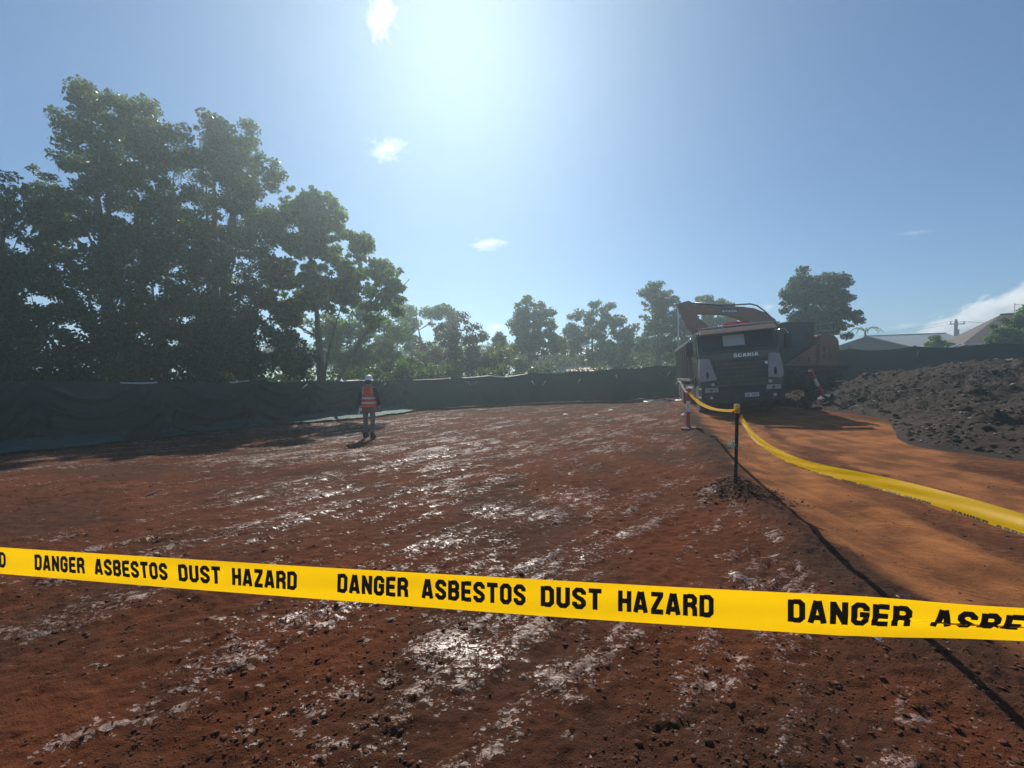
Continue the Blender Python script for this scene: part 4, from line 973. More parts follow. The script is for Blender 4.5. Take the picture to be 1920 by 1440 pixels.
# ------------------------------------------------------------------ excavator standing behind the truck, arm reaching over its tray
EX = Vector((13.1, 18.9, 1.0)); exc = empty('excavator', tuple(EX)); tag(exc, 'orange excavator behind the truck reaching its arm over the tray', 'excavator')
def W2(px, py, Y=18.6): p = P(px, py, Y); return (p.x - EX.x, p.z - EX.z)
boom = MB().prism([W2(*q) for q in ((1452, 612), (1444, 600), (1425, 588), (1405, 580), (1375, 577), (1330, 577), (1290, 573), (1277, 569), (1271, 576), (1282, 586), (1300, 590), (1330, 590), (1362, 592), (1385, 600), (1402, 612), (1425, 640), (1450, 650))], -.62, -.18, 1).build('boom', M['orange'], exc, bevel=.03)
MB().prism([W2(*q) for q in ((1343, 580.5), (1375, 581), (1375, 589.5), (1343, 588.5))], -.632, -.619, 1).build('name_plate', M['cabpaint'], boom)
a = W2(1345.5, 588.0); b = W2(1372, 583)
flat_text('HITACHI', a[0], -.634, a[1], .10, b[0] - a[0], M['silver'], boom, 'plate_lettering', .2)
MB().prism([W2(*q) for q in ((1268, 571), (1286, 566), (1301, 577), (1299, 588), (1306, 600), (1322, 612), (1330, 625), (1322, 640), (1306, 636), (1288, 614), (1276, 592))], -.58, -.22, 1).build('stick', M['orange'], exc, bevel=.03)
def tube2(name, pts, r, mat, parent, dy=-.40):
    MB().tube([(W2(*q)[0], dy, W2(*q)[1]) for q in pts], r, 8).build(name, mat, parent, smooth=True)
tube2('boom_cylinder', [(1428, 650), (1392, 606)], .09, M['chrome'], boom, -.70)
tube2('stick_cylinder', [(1372, 574.5), (1300, 571)], .075, M['galv'], boom)
tube2('hydraulic_hose', [(1440, 598), (1425, 584), (1412, 575), (1400, 572), (1375, 573.5), (1340, 574.5), (1285, 570)], .035, M['blackplastic'], boom, -.52)
tube2('hydraulic_hose', [(1432, 596), (1418, 586), (1395, 577), (1360, 576), (1300, 574)], .03, M['blackplastic'], boom, -.32)
MB().prism([W2(*q) for q in ((1302, 628), (1330, 628), (1345, 645), (1338, 665), (1312, 668), (1298, 650))], -.95, .15, 1).build('bucket', M['steelgrey'], exc, bevel=.03)
# upper works
deck = MB(); deck.box((.15, 0, .95), (3.6, 2.6, .22)); deck.build('deck', M['blackplastic'], exc, bevel=.03)
cw = MB().prism([(.55, 1.06), (.55, 2.40), (.72, 2.46), (1.30, 2.42), (1.50, 2.2), (1.52, 1.3), (1.42, 1.06)], -1.28, 1.28, 1).build('counterweight', M['orange'], exc, bevel=.05)
for q in ((.80, 1.80), (.80, 1.48)): MB().box((q[0], -1.285, q[1]), (.08, .02, .22)).build('vent_slot', M['blackplastic'], cw, bevel=.01)
for q in ((1.18, 1.80), (1.18, 1.48)): MB().box((q[0], -1.285, q[1]), (.34, .02, .24)).build('access_door', M['visor'], cw, bevel=.01)
eh = MB().prism([(-.95, 1.06), (.50, 1.06), (.50, 1.98), (.35, 1.96)], -1.26, -1.20, 1).build('side_panel', M['orange'], exc, bevel=.01)
for x in (-.3, .15): MB().box((x, -1.27, 1.35), (.06, .02, .2)).build('vent_slot', M['blackplastic'], eh)
MB().box((.0, .5, 1.60), (1.2, 1.3, 1.1)).build('engine_cover', M['orange'], exc, bevel=.06)
cb = MB().prism([(-1.25, 1.06), (-1.32, 1.7), (-1.15, 2.92), (-.95, 3.02), (.42, 3.02), (.48, 2.9), (.48, 1.06)], -1.15, -.15, 1).build('operator_cab', M['blackplastic'], exc, bevel=.04)
MB().prism([(-1.18, 1.72), (-1.05, 2.85), (.35, 2.85), (.35, 1.72)], -1.165, -1.152, 1).build('cab_window', M['blackplastic'], cb)
MB().box((-.85, -.65, 3.07), (.16, .12, .10)).build('work_light', M['lens'], cb, bevel=.02)
MB().tube([(-1.25, -1.2, 1.9), (-1.38, -1.22, 2.5), (-1.30, -1.22, 2.8), (-1.18, -1.2, 2.86)], .018, 6).build('grab_rail', M['chrome'], cb, smooth=True)
for z in (2.95, 2.62): MB().tube([(.55, -1.2, z - .05), (1.35, -1.2, z + .05)], .022, 6).build('handrail', M['galv'], exc)
for x in (.6, 1.3): MB().tube([(x, -1.2, 2.35), (x, -1.2, 3.0)], .018, 6).build('handrail_post', M['blackplastic'], exc)
MB().tube([(.9, .4, 2.2), (.9, .4, 2.75), (.95, .4, 2.85)], .06, 10).build('exhaust', M['blackplastic'], exc)
for s in (-1, 1):
    tr = MB(); tr.prism([(-1.7, .15), (-1.55, 0), (1.55, 0), (1.7, .15), (1.75, .45), (1.55, .78), (-1.55, .78), (-1.75, .45)], s * 1.05 - .28, s * 1.05 + .28, 1)
    t_ = tr.build('track', M['tyre'], exc, bevel=.03)
    for k in range(16): MB().box((-1.5 + k * .2, s * 1.05, .80), (.05, .56, .05)).build('track_plate', M['steelgrey'], t_)
MB().lathe([(.55, .4), (.55, .85)], 24).build('slew_ring', M['blackplastic'], exc)

# ------------------------------------------------------------------ worker seen from behind
M['skin'] = simple('skin', (.42, .24, .17), .5, var=.1)
M['vest'] = simple('orange_hi_vis_vest', (1.0, .16, .07), .7, var=.08, trans=.35, bump=.3, bscale=20)
M['reflect'] = simple('silver_reflective_tape', (.70, .66, .58), .35, var=.1)
M['shirt'] = simple('dark_navy_shirt', (.016, .026, .034), .85, var=.2, bump=.4, bscale=18)
M['trouser'] = simple('khaki_work_trousers', (.21, .165, .135), .9, var=.25, bump=.5, bscale=14)
M['boot'] = simple('muddy_work_boot', (.040, .028, .022), .85, var=.3)
M['hat'] = simple('white_hard_hat', (.80, .79, .76), .3, var=.04)
M['hair'] = simple('dark_hair', (.03, .022, .016), .8, var=.3)
def skin_obj(name, V, E, rad, mat, parent, sub=2, root_i=0):
    me = bpy.data.meshes.new(name); me.from_pydata([Vector(v) for v in V], E, []); me.update()
    o = bpy.data.objects.new(name, me); COL.objects.link(o)
    sk_ = o.modifiers.new('skin', 'SKIN'); sk_.use_smooth_shade = True
    for i, r in enumerate(rad):
        d = me.skin_vertices[0].data[i]; d.radius = r if hasattr(r, '__len__') else (r, r); d.use_root = (i == root_i)
    su = o.modifiers.new('sub', 'SUBSURF'); su.levels = sub; su.render_levels = sub
    dg = bpy.context.evaluated_depsgraph_get(); dg.update(); m2 = bpy.data.meshes.new_from_object(o.evaluated_get(dg))
    bpy.data.objects.remove(o); n = bpy.data.objects.new(name, m2); COL.objects.link(n); m2.materials.clear(); m2.materials.append(mat); n.parent = parent
    m2.polygons.foreach_set('use_smooth', np.ones(len(m2.polygons), bool)); return n
wp_ = hit(691, 822); hgt = 118 * wp_.y / F; sc_ = hgt / 1.80
person = empty('person', tuple(wp_), 0); person.scale = (sc_,) * 3; tag(person, 'person in an orange hi-vis vest and white hard hat seen from behind', 'person')
J = {'pel': (0, 0, .94), 'sp': (0, 0, 1.12), 'ch': (0, -.01, 1.32), 'nk': (0, 0, 1.47), 'nk2': (0, .015, 1.535), 'hd': (0, .02, 1.61), 'hd2': (0, .015, 1.70)}
for s, n in ((-1, 'l'), (1, 'r')):
    fy = .10 if s < 0 else -.10
    J['sh' + n] = (s * .175, -.01, 1.41); J['el' + n] = (s * .275, -.045, 1.15); J['wr' + n] = (s * .275, .07, .93); J['hn' + n] = (s * .27, .10, .85)
    J['hp' + n] = (s * .095, 0, .89); J['kn' + n] = (s * .125, fy * .65 + .03, .50); J['an' + n] = (s * .135, fy, .10); J['to' + n] = (s * .155, fy + .14, .045)
def part_skin(name, chain, rad, mat, sub=2, extra=None):
    keys = []; [keys.append(k) for c in chain for k in c if k not in keys]
    E = [(keys.index(c[i]), keys.index(c[i + 1])) for c in chain for i in range(len(c) - 1)]
    return skin_obj(name, [J[k] for k in keys], E, [rad[k] for k in keys], mat, person, sub)
# fingers join the hand inside the same skinned body
for s, n in ((-1, 'l'), (1, 'r')):
    hx_, hy_, hz_ = J['hn' + n]
    for f in range(4):
        L_ = (.065, .075, .070, .055)[f]; oy = (.030, .010, -.012, -.032)[f]
        J['f%s%d' % (n, f)] = (hx_, hy_ + oy, hz_ - .035); J['g%s%d' % (n, f)] = (hx_ - s * .006, hy_ + oy + .004, hz_ - .035 - L_ * .5); J['h%s%d' % (n, f)] = (hx_ - s * .022, hy_ + oy + .008, hz_ - .03 - L_)
    J['t%s0' % n] = (hx_ - s * .01, hy_ + .04, hz_ + .005); J['t%s1' % n] = (hx_ - s * .02, hy_ + .058, hz_ - .045)
rad = {'pel': (.145, .10), 'sp': (.135, .09), 'ch': (.16, .10), 'nk': .055, 'nk2': .056, 'hd': (.075, .09), 'hd2': (.068, .085)}
ch_ = [('pel', 'sp', 'ch', 'nk', 'nk2', 'hd', 'hd2')]
for n in 'lr':
    rad.update({'sh' + n: .055, 'el' + n: .040, 'wr' + n: .028, 'hn' + n: (.018, .042), 'hp' + n: .085, 'kn' + n: .056, 'an' + n: .038, 'to' + n: .034})
    ch_ += [('ch', 'sh' + n, 'el' + n, 'wr' + n, 'hn' + n), ('pel', 'hp' + n, 'kn' + n, 'an' + n, 'to' + n)]
    for f in range(4):
        ch_.append(('hn' + n, 'f%s%d' % (n, f), 'g%s%d' % (n, f), 'h%s%d' % (n, f)))
        rad.update({'f%s%d' % (n, f): .011, 'g%s%d' % (n, f): .009, 'h%s%d' % (n, f): .008})
    ch_.append(('hn' + n, 't%s0' % n, 't%s1' % n)); rad.update({'t%s0' % n: .012, 't%s1' % n: .010})
part_skin('body', ch_, rad, M['skin'])
fc_ = MB(); fc_.box((0, .115, 1.60), (.022, .03, .05)); 
fc_.build('nose', M['skin'], person, bevel=.008)
for s in (-1, 1): MB().lathe([(0, 0), (.016, .004), (.018, .012), (0, .016)], 8, Matrix.Translation((s * .078, .01, 1.60)) @ Matrix.Rotation(R(90), 4, 'Y')).build('ear', M['skin'], person)
rs = {'pel': (.165, .115), 'sp': (.155, .11), 'ch': (.185, .12), 'nk': .07}
cs = [('pel', 'sp', 'ch', 'nk')]
for n in 'lr': rs.update({'sh' + n: .072, 'el' + n: .056, 'wr' + n: .040}); cs.append(('ch', 'sh' + n, 'el' + n, 'wr' + n))
part_skin('shirt', cs, rs, M['shirt'])
J['pel2'] = (0, 0, .99); rt = {'pel2': (.165, .12), 'pel': (.170, .125)}; ct = [('pel2', 'pel')]
for n in 'lr': rt.update({'hp' + n: .098, 'kn' + n: .068, 'an' + n: .054}); ct.append(('pel', 'hp' + n, 'kn' + n, 'an' + n))
part_skin('trousers', ct, rt, M['trouser'])
for s, n in ((-1, 'l'), (1, 'r')):
    a = Vector(J['an' + n]); b = MB(); 
    b.prism([(a.y - .085, 0), (a.y + .20, 0), (a.y + .215, .04), (a.y + .17, .085), (a.y + .07, .12), (a.y + .05, .19), (a.y - .07, .19), (a.y - .085, .10)], a.x - .048, a.x + .048, 0); b.build('boot', M['boot'], person, bevel=.022)
def ring_loft(name, rings, mat, n=28, th=0, hole=None):
    V = []; Fc = []
    for (z, rx, ry, cy) in rings:
        for k in range(n):
            a = 2 * math.pi * k / n; f = 1 + .02 * math.sin(a * 5 + z * 9)
            V.append((rx * math.copysign(abs(math.cos(a)) ** .85, math.cos(a)) * f, cy + ry * math.sin(a) * f, z))
    for i in range(len(rings) - 1):
        for k in range(n): Fc.append((i * n + k, i * n + (k + 1) % n, (i + 1) * n + (k + 1) % n, (i + 1) * n + k))
    return np_mesh(name, V, Fc, mat, person, smooth=True)
VR = [(.90, .195, .150, 0), (.97, .19, .148, 0), (1.05, .182, .145, 0), (1.15, .18, .145, 0), (1.26, .185, .145, -.005), (1.35, .19, .142, -.005), (1.42, .17, .13, 0), (1.465, .115, .10, 0), (1.485, .075, .08, 0)]
ring_loft('hi_vis_vest', VR, M['vest'])
def vr(z):
    zs = [q[0] for q in VR]; return [np.interp(z, zs, [q[k] for q in VR]) for k in (1, 2, 3)]
for z in (1.00, 1.13):
    ring_loft('reflective_band', [(zz, vr(zz)[0] + .004, vr(zz)[1] + .004, vr(zz)[2]) for zz in (z, z + .025, z + .05)], M['reflect'])
for s in (-1, 1):
    pts = []
    for z in (1.27, 1.33, 1.38, 1.42, 1.455):
        rx, ry, cy = vr(z); x = .118 if z < 1.43 else .10; pts.append((x * s, cy - ry * math.sqrt(max(0, 1 - (x / rx) ** 2)) - .006, z))
    V = [(p[0] + d, p[1], p[2]) for p in pts for d in (-.022, .022)]
    np_mesh('shoulder_stripe', V, [(2 * i, 2 * i + 1, 2 * i + 3, 2 * i + 2) for i in range(4)], M['reflect'], person)
MB().lathe([(.175, 1.665), (.16, 1.668), (.122, 1.685), (.118, 1.73), (.098, 1.785), (.06, 1.81), (0, 1.818)], 24, Matrix.Translation((0, .015, 0)) @ Matrix.Diagonal((.85, 1, 1, 1))).build('hard_hat', M['hat'], person, smooth=True)
MB().lathe([(.086, 1.56), (.095, 1.60), (.096, 1.67)], 20, Matrix.Translation((0, -.002, 0)) @ Matrix.Diagonal((.92, 1, 1, 1))).build('hair', M['hair'], person, smooth=True)
# a pale glove held low in the left hand
gl = MB(); 
for k in range(5): gl.tube([(-.36 + k * .004, .06 + .02 * k, .80), (-.375 - .006 * k, .06 + .02 * k, .74), (-.38, .06 + .02 * k, .70)], .011, 6)
gl.box((-.34, .10, .83), (.05, .09, .08)); g_ = gl.build('glove', M['hat'], None, bevel=0); g_.location = tuple(wp_); g_.scale = (sc_,) * 3
g_.data.transform(Matrix.Translation((.062, 0, -.01))); tag(g_, 'pale work glove held in the left hand of the person in the vest', 'glove')

# ------------------------------------------------------------------ houses and poles beyond the fence
M['wallgrey'] = simple('grey_weatherboard', (.26, .26, .25), .7, var=.1)
M['wallcream'] = simple('tan_brick_wall', (.30, .235, .19), .8, var=.15)
M['roofmetal'] = simple('pale_metal_roof', (.34, .35, .36), .5, .3, var=.1)
M['rooftile'] = simple('brown_tile_roof', (.055, .034, .029), .8, var=.25)
M['trim'] = simple('white_trim', (.78, .78, .74), .5, var=.05)
M['pole'] = simple('weathered_power_pole', (.10, .085, .07), .85, var=.3)
M['pinkroof'] = simple('pinkish_faded_roof', (.55, .38, .33), .6, var=.12)
def gable_house(loc, rz, wx, ly, eave, ridge, wallm, roofm, label, over=.35, hip=0.0, windows=(), ribs=0, name='house'):
    root = empty(name, loc, rz); tag(root, label, 'house')
    w2, l2 = wx / 2, ly / 2
    if hip: MB().box((0, 0, eave / 2), (wx, ly, eave)).build('wall', wallm, root)
    else: MB().prism([(-w2, 0), (w2, 0), (w2, eave), (0, ridge - .12), (-w2, eave)], -l2, l2, 1).build('wall', wallm, root)
    r = MB(); W_, L_ = w2 + over, l2 + over; sl = (ridge - eave) / w2; e = eave - over * sl + .10
    R_ = [(-W_, -L_, e), (W_, -L_, e), (W_, L_, e), (-W_, L_, e), (0, -L_ + hip, ridge), (0, L_ - hip, ridge)]
    th = .12; V = R_ + [(a, b, c - th) for a, b, c in R_]
    if hip: r.add(V, [(0, 4, 1), (1, 4, 5, 2), (2, 5, 3), (3, 5, 4, 0), (6, 7, 1, 0), (7, 8, 2, 1), (8, 9, 3, 2), (9, 6, 0, 3), (6, 9, 8, 7)])
    else: r.add(V, [(1, 4, 5, 2), (3, 5, 4, 0), (7, 8, 11, 10), (6, 10, 11, 9), (0, 4, 10, 6), (4, 1, 7, 10), (2, 5, 11, 8), (5, 3, 9, 11), (0, 6, 9, 3), (1, 2, 8, 7)])
    ro = r.build('roof', roofm, root)
    MB().tube([(0, -L_ + hip, ridge + .02), (0, L_ - hip, ridge + .02)], .08, 6).build('ridge_cap', roofm, ro)
    for s in (-1, 1):
        MB().box((s * (W_ + .04), 0, e - .02), (.10, 2 * L_, .12)).build('gutter', M['trim'], root)
        if hip == 0:
            pass
        for k in range(ribs):
            y = -L_ + (k + .5) * 2 * L_ / ribs
            MB().tube([(s * W_, y, e + .02), (0, y, ridge + .02)], .025, 4).build('roof_rib', roofm, ro)
    for (side, a, z, ww, hh) in windows:
        fr = MB()
        if side == 'f': c = (a, -l2 - .02, z); fr.box(c, (ww, .08, hh)); f = fr.build('window', M['trim'], root); MB().box((a, -l2 - .06, z), (ww - .14, .03, hh - .14)).build('pane', M['glass'], f)
        else: c = (-w2 - .02, a, z); fr.box(c, (.08, ww, hh)); f = fr.build('window', M['trim'], root); MB().box((-w2 - .06, a, z), (.03, ww - .14, hh - .14)).build('pane', M['glass'], f)
    return root
# grey gable end
c = P(1630, 705, 36); z0 = 1.4
gable_house((37.0, 41, z0), R(-44), 8.0, 9, 2.35, 4.0, M['wallgrey'], M['roofmetal'], 'grey gabled shed showing its end wall behind the dark fence', name='shed', ribs=8)
c = P(1738, 705, 44)
gable_house((c.x + 1.5, 48, 1.7), R(62), 8.0, 11.5, 2.8, 4.9, M['wallcream'], M['roofmetal'], 'house with a pale metal roof left of the power pole', hip=2.6, windows=(('f', 0, 1.5, 1.6, 1.1),), ribs=0)
gable_house((42.2, 29.5, 1.5), R(54), 9.5, 13, 2.62, 5.0, M['wallcream'], M['rooftile'], 'brown tile-roofed brick house at the right edge', hip=3.2, over=.5, windows=(('s', -2.5, 1.5, 1.8, 1.2), ('s', 1.8, 1.5, 1.2, 1.2), ('f', -1.5, 1.5, 1.5, 1.2), ('f', 2.4, 1.5, 1.0, 1.2)))
c = P(1080, 705, 32)
gable_house((c.x, 34, -.2), R(88), 7, 5.8, 1.75, 2.55, M['wallgrey'], M['pinkroof'], 'low pink-roofed shed just showing over the sag in the back fence', name='shed', ribs=6)
c = P(1065, 705, 56)
gable_house((c.x, 58, 1.6), R(90), 8, 9, 2.9, 4.2, M['wallgrey'], M['trim'], 'pale-roofed house glimpsed between the trees of the back row', windows=(('s', 1, 1.5, 1.4, 1.2),), ribs=0)
# power pole
c = P(1790, 599, 62); pz = 1.6
pole = empty('power_pole', (c.x, 62, pz)); tag(pole, 'dark timber power pole with a crossarm standing against the cloud', 'power pole')
H_ = c.z - pz
MB().tube([(0, 0, 0), (0, 0, H_ - .6), (0, 0, H_)], [.26, .2, .12], 10).build('pole_shaft', M['pole'], pole)
ca = MB().box((.1, -.12, H_ - .75), (2.3, .12, .14), None, Matrix.Rotation(R(-1), 3, 'Y')).build('crossarm', M['pole'], pole)
for x in (-.95, 1.15): MB().lathe([(.05, 0), (.10, .08), (.06, .16), (.10, .24), (.04, .34)], 8, Matrix.Translation((x, -.12, H_ - .68))).build('insulator', M['pole'], ca)
MB().tube([(.7, .3, H_ - 2.6), (.7, .3, H_ - 1.55)], .14, 8).build('vent_pipe', M['pole'], pole)
for k, (x, dz) in enumerate(((-.95, -.34), (1.15, -.34))):
    for d in (-1, 1):
        pts = []
        for t in np.linspace(0, 1, 12): pts.append((x + d * 34 * t, -.12 + (-16 if d > 0 else 8) * t, H_ + dz - 2.2 * 4 * t * (1 - t) * .7 - (1.5 * t if d < 0 else -1 * t)))
        MB().tube(pts, .016, 4).build('wire', M['blackplastic'], pole)
# street lamp before the pointed tree
c = P(1264, 560, 34); sl = empty('street_lamp', (c.x, 34, zb(c.x, 34))); tag(sl, 'slim street lamp in front of the tall pointed tree', 'street lamp'); h_ = c.z - sl.location.z
MB().tube([(.35, 0, 0), (.30, 0, h_ * .8), (.18, 0, h_ * .97), (0, 0, h_), (-.45, 0, h_ + .04)], [.10, .07, .05, .045, .04], 8).build('lamp_pole', M['galv'], sl, smooth=True)
MB().box((-.62, 0, h_ + .03), (.5, .22, .10)).build('lamp_head', M['trim'], sl, bevel=.03)
# aerial on the brown roof
c = P(1899, 588, 27); an = empty('tv_aerial', tuple(c)); tag(an, 'thin television aerial on the brown tiled roof', 'aerial')
MB().tube([(0, 0, -.9), (0, 0, .68)], .018, 6).build('mast', M['galv'], an)
MB().tube([(-.05, 0, .62), (1.0, 0, .55)], .014, 6).build('aerial_boom', M['galv'], an)
for k in range(7): MB().tube([(.1 + k * .14, -.16, .61 - k * .008), (.1 + k * .14, .16, .61 - k * .008)], .008, 4).build('element', M['galv'], an)
# white rails by the brown house
c = P(1778, 652, 24); rl = empty('white_railing', tuple(c)); tag(rl, 'low white sunlit railing in front of the brown-roofed house', 'railing')
for (a, b) in (((0, 0, 0), (.95, .3, .24)), ((.2, 0, 0), (1.55, .5, .22))): MB().tube([a, b], .035, 6).build('rail', M['trim'], rl)
for x in (.0, .8, 1.5): MB().tube([(x, .2, -1.0), (x, .2, .12)], .025, 6).build('rail_post', M['trim'], rl)
# palm behind the shed
c = P(1619, 622, 46); pm = empty('palm_tree', (c.x, 46, 1.5)); tag(pm, 'small palm top poking up behind the grey shed roof', 'tree', 'trees beyond the fence'); h_ = c.z - 1.5
MB().tube([(0, 0, 0), (.1, 0, h_)], [.14, .09], 8).build('trunk', M['bark'], pm)
for k in range(9):
    a = k * .7; f = MB(); 
    pts = [(.1 + math.cos(a) * t * 1.5, math.sin(a) * t * 1.5, h_ + .65 * math.sin(t * 2.4) * 1.0 - .5 * t * t) for t in np.linspace(0, 1, 8)]
    f.tube(pts, [.03] * 8, 4)
    for i in range(1, 8):
        p = Vector(pts[i]); 
        for s in (-1, 1):
            q = p + Vector((-math.sin(a) * s * .22, math.cos(a) * s * .22, -.18)); n = len(f.v); f.v += [p, q, p + Vector((math.cos(a) * .06, math.sin(a) * .06, -.02))]; f.f.append([n, n + 1, n + 2])
    f.build('frond', M['leafC'], pm)

# ------------------------------------------------------------------ litter on the site
def strip_of_plastic(name, pix, wd, label, cat, mat, zup=.02, group=None):
    pts = [hit(*q) for q in pix]; b = MB(); n = len(pts)
    o3 = pts[0].copy()
    for i in range(n):
        j = min(i + 1, n - 1); d = (pts[j] - pts[max(i - 1, 0)]).normalized(); s = Vector((-d.y, d.x, 0)) * wd / 2 * (.7 + .6 * random.random())
        b.v += [pts[i] - o3 + s + Vector((0, 0, zup + .03 * random.random())), pts[i] - o3 - s + Vector((0, 0, zup)), pts[i] - o3 + Vector((0, 0, zup + .05 + .03 * random.random()))]
    for i in range(n - 1): b.f += [[i * 3, i * 3 + 2, i * 3 + 5, i * 3 + 3], [i * 3 + 2, i * 3 + 1, i * 3 + 4, i * 3 + 5], [i * 3 + 1, i * 3, i * 3 + 3, i * 3 + 4]]
    o = b.build(name, mat, None); o.location = o3; tag(o, label, cat, group); return o
M['plastic'] = simple('white_plastic', (.80, .78, .76), .4, var=.1, trans=.2)
strip_of_plastic('plastic_strip', [(1207 + 8 * k, 753 - .25 * k + 1.2 * math.sin(k * 1.7)) for k in range(10)], .22, 'long crumpled white plastic strip on the ground left of the bollard', 'litter', M['plastic'])
def scrap(px, py, s, label, mat='plastic', flat=.5, name='scrap', cat='litter', group=None):
    p = hit(px, py); r = random.Random(int(px * 7 + py)); b = MB(); n = 7
    rim = [(s * math.cos(k * 2 * math.pi / n) * r.uniform(.6, 1.1), s * .7 * math.sin(k * 2 * math.pi / n) * r.uniform(.6, 1.1), s * flat * r.uniform(0, .4)) for k in range(n)]
    b.v = [Vector(q) for q in rim] + [Vector((0, 0, s * flat))] + [Vector((0, 0, -.01))]
    b.f = [[k, (k + 1) % n, n] for k in range(n)] + [[(k + 1) % n, k, n + 1] for k in range(n)]
    o = b.build(name, M[mat], None); o.location = (p.x, p.y, p.z + .015); tag(o, label, cat, group); return o
scrap(1283, 780, .11, 'white crumpled bag just left of the upright bollard', flat=.9, name='plastic_bag')
scrap(1306, 804, .16, 'pale flat offcut beside the foot of the upright bollard', 'stone', .3, name='timber_offcut')
scrap(1145, 770, .16, 'larger pale scrap on the mud towards the back fence', flat=.3)
scrap(1118, 778, .10, 'small pale scrap between the two others near the back fence', flat=.3)
scrap(1060, 778, .14, 'leftmost pale scrap on the mud near the back fence', flat=.3)
pp = hit(268, 932); stk = MB().tube([(0, 0, .0), (.06, .08, .03), (.10, .15, .05)], [.012, .012, .007], 6).build('wooden_splinter', M['stone'], None); stk.location = pp; tag(stk, 'pale wooden splinter lying on the mud at the left', 'stick')
pp = hit(1372, 896); 
for (px, py, sz, lb) in ((1368, 897, .05, 'pale crumb of stone beside the capped star picket, left of its foot'),): scrap(px, py, sz, lb, 'stone', .8, name='stone', cat='stone')
sc2 = strip_of_plastic('plastic_scrap', [(1640, 1203), (1650, 1208), (1662, 1216)], .02, 'thin curled white scrap under the foreground tape at the right', 'litter', M['plastic'])

# ------------------------------------------------------------------ clouds
def cloud_mat(name, dens, sc_n, lo, hi, off=0.0):
    m = bpy.data.materials.new(name); m.use_nodes = True; N = m.node_tree.nodes; L = m.node_tree.links
    N.remove(N['Principled BSDF']); pv = N.new('ShaderNodeVolumePrincipled'); pv.inputs['Color'].default_value = (1, 1, 1, 1); pv.inputs['Anisotropy'].default_value = .35
    tc = N.new('ShaderNodeTexCoord'); nz = N.new('ShaderNodeTexNoise'); nz.inputs['Scale'].default_value = sc_n; nz.inputs['Detail'].default_value = 7; nz.inputs['Roughness'].default_value = .68
    L.new(tc.outputs['Object'], nz.inputs[0])
    vl = N.new('ShaderNodeVectorMath'); vl.operation = 'LENGTH'; L.new(tc.outputs['Object'], vl.inputs[0])
    sb = N.new('ShaderNodeMath'); sb.operation = 'MULTIPLY_ADD'; sb.inputs[1].default_value = -.9; sb.inputs[2].default_value = .40 - 1.15 + off; L.new(vl.outputs['Value'], sb.inputs[0])
    ad = N.new('ShaderNodeMath'); ad.operation = 'ADD'; am = N.new('ShaderNodeMath'); am.operation = 'MULTIPLY'; am.inputs[1].default_value = 2.3; L.new(nz.outputs[0], am.inputs[0]); L.new(am.outputs[0], ad.inputs[0]); L.new(sb.outputs[0], ad.inputs[1])
    mr = N.new('ShaderNodeMapRange'); mr.inputs[1].default_value = 0; mr.inputs[2].default_value = hi; mr.inputs[4].default_value = dens; L.new(ad.outputs[0], mr.inputs[0])
    L.new(mr.outputs[0], pv.inputs['Density']); L.new(pv.outputs[0], N['Material Output'].inputs['Volume']); return m
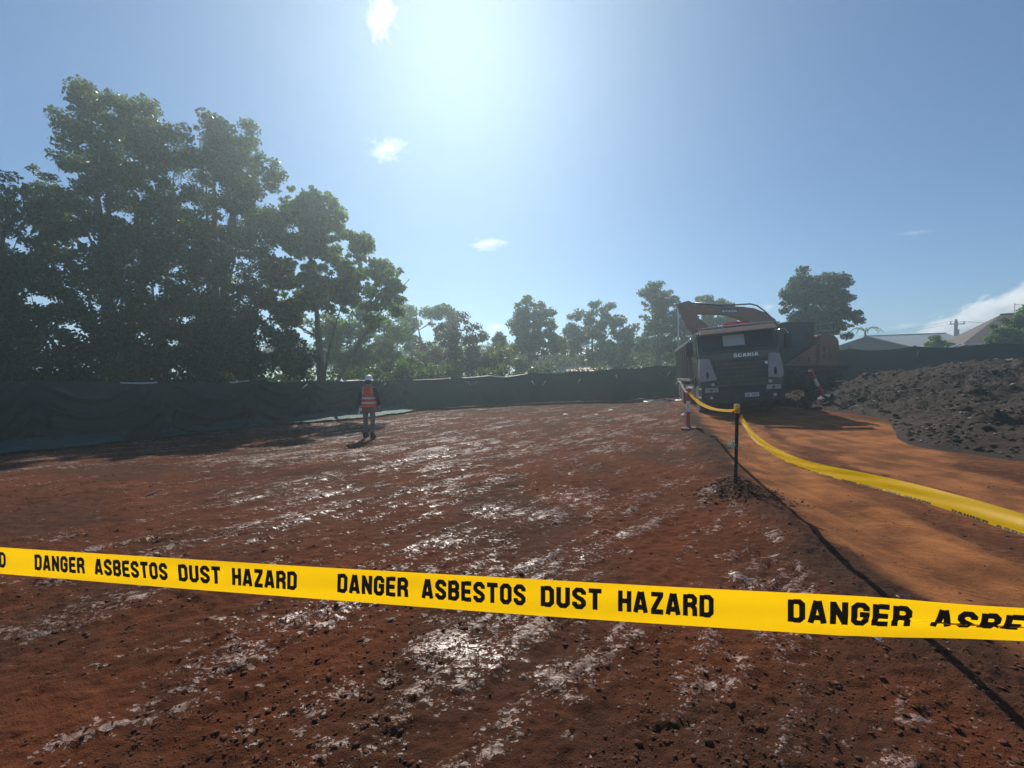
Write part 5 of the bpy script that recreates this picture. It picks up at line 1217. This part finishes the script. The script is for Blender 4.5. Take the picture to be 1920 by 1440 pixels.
def cloud(px, py, wpx, hpx, Y, label, dens=.06, scn=2.2, lo=.48, hi=.72, seed=1, rot=0, off=0.0):
    c = P(px, py, Y); a = wpx * Y / F / 2; b = hpx * Y / F / 2
    bm = bmesh.new(); bmesh.ops.create_icosphere(bm, subdivisions=4, radius=1)
    r = np.random.default_rng(seed)
    for v_ in bm.verts:
        q = v_.co.copy(); n = vn(np.array([q.x * 2 + seed]), np.array([q.z * 2.3 + q.y * 1.7]), seed)[0]; v_.co = q * (.95 + .3 * n)
    me = bpy.data.meshes.new('cloud'); bm.to_mesh(me); bm.free()
    o = link_mesh('cloud', me, cloud_mat('cloud_vapour', dens, scn, lo, hi, off)); o.location = c; o.scale = (a * 1.9, (a + b) * .6, b * 1.9); o.rotation_euler = (0, R(rot), 0)
    tag(o, label, 'cloud', 'clouds'); return o
cloud(914, 459, 66, 22, 900, 'small bright white puff of cloud low in the middle of the sky', .09, 2.8, .48, .72, 3)
cloud(727, 284, 70, 40, 1000, 'wispy cloud left of centre beneath the glare', .05, 3.0, .52, .80, 5, -8)
cloud(716, 40, 56, 80, 1000, 'ragged thin cloud at the top left of the sun', .05, 3.0, .54, .80, 7)
cloud(928, 616, 40, 22, 900, 'little cloud resting on the treetops in the middle', .15, 2.6, .44, .65, 9)
cloud(1697, 611, 60, 12, 900, 'flat streak of cloud above the grey shed', .08, 2.0, .5, .72, 11, -5)
cloud(1438, 576, 30, 16, 900, 'tiny faint cloud beside the dense dark tree', .10, 2.0, .5, .72, 13)
cloud(1710, 438, 70, 10, 900, 'faint thin wisp high above the houses', .02, 2.0, .52, .75, 15)
for k, (px, py, wp2, hp2) in enumerate(((1905, 612, 190, 85), (1810, 632, 150, 60), (1730, 655, 110, 40), (1980, 600, 160, 100))):
    cloud(px, py, wp2, hp2, 1500, ['large white cumulus bank behind the aerial at the right edge', 'middle billow of the cloud bank behind the power pole', 'low tapering left end of the cloud bank behind the pale metal roof', 'cloud billow just beyond the right edge of the bank'][k], .10, 3.0, .36, .50, 21 + k, -18, .28)

# ------------------------------------------------------------------ haze volume added to imitate veiling lens glare
hm = bpy.data.materials.new('glare_haze'); hm.use_nodes = True; N = hm.node_tree.nodes; N.remove(N['Principled BSDF'])
pv = N.new('ShaderNodeVolumePrincipled'); pv.inputs['Color'].default_value = (.76, .95, 1.0, 1); pv.inputs['Density'].default_value = HAZE_D; pv.inputs['Anisotropy'].default_value = HAZE_G
hm.node_tree.links.new(pv.outputs[0], N['Material Output'].inputs['Volume'])
hz = MB(); hz.box((0, 76, 9.5), (490, 178, 24)); ho = hz.build('haze', hm); tag(ho, 'thin haze added over the site to imitate lens glare', kind='stuff')
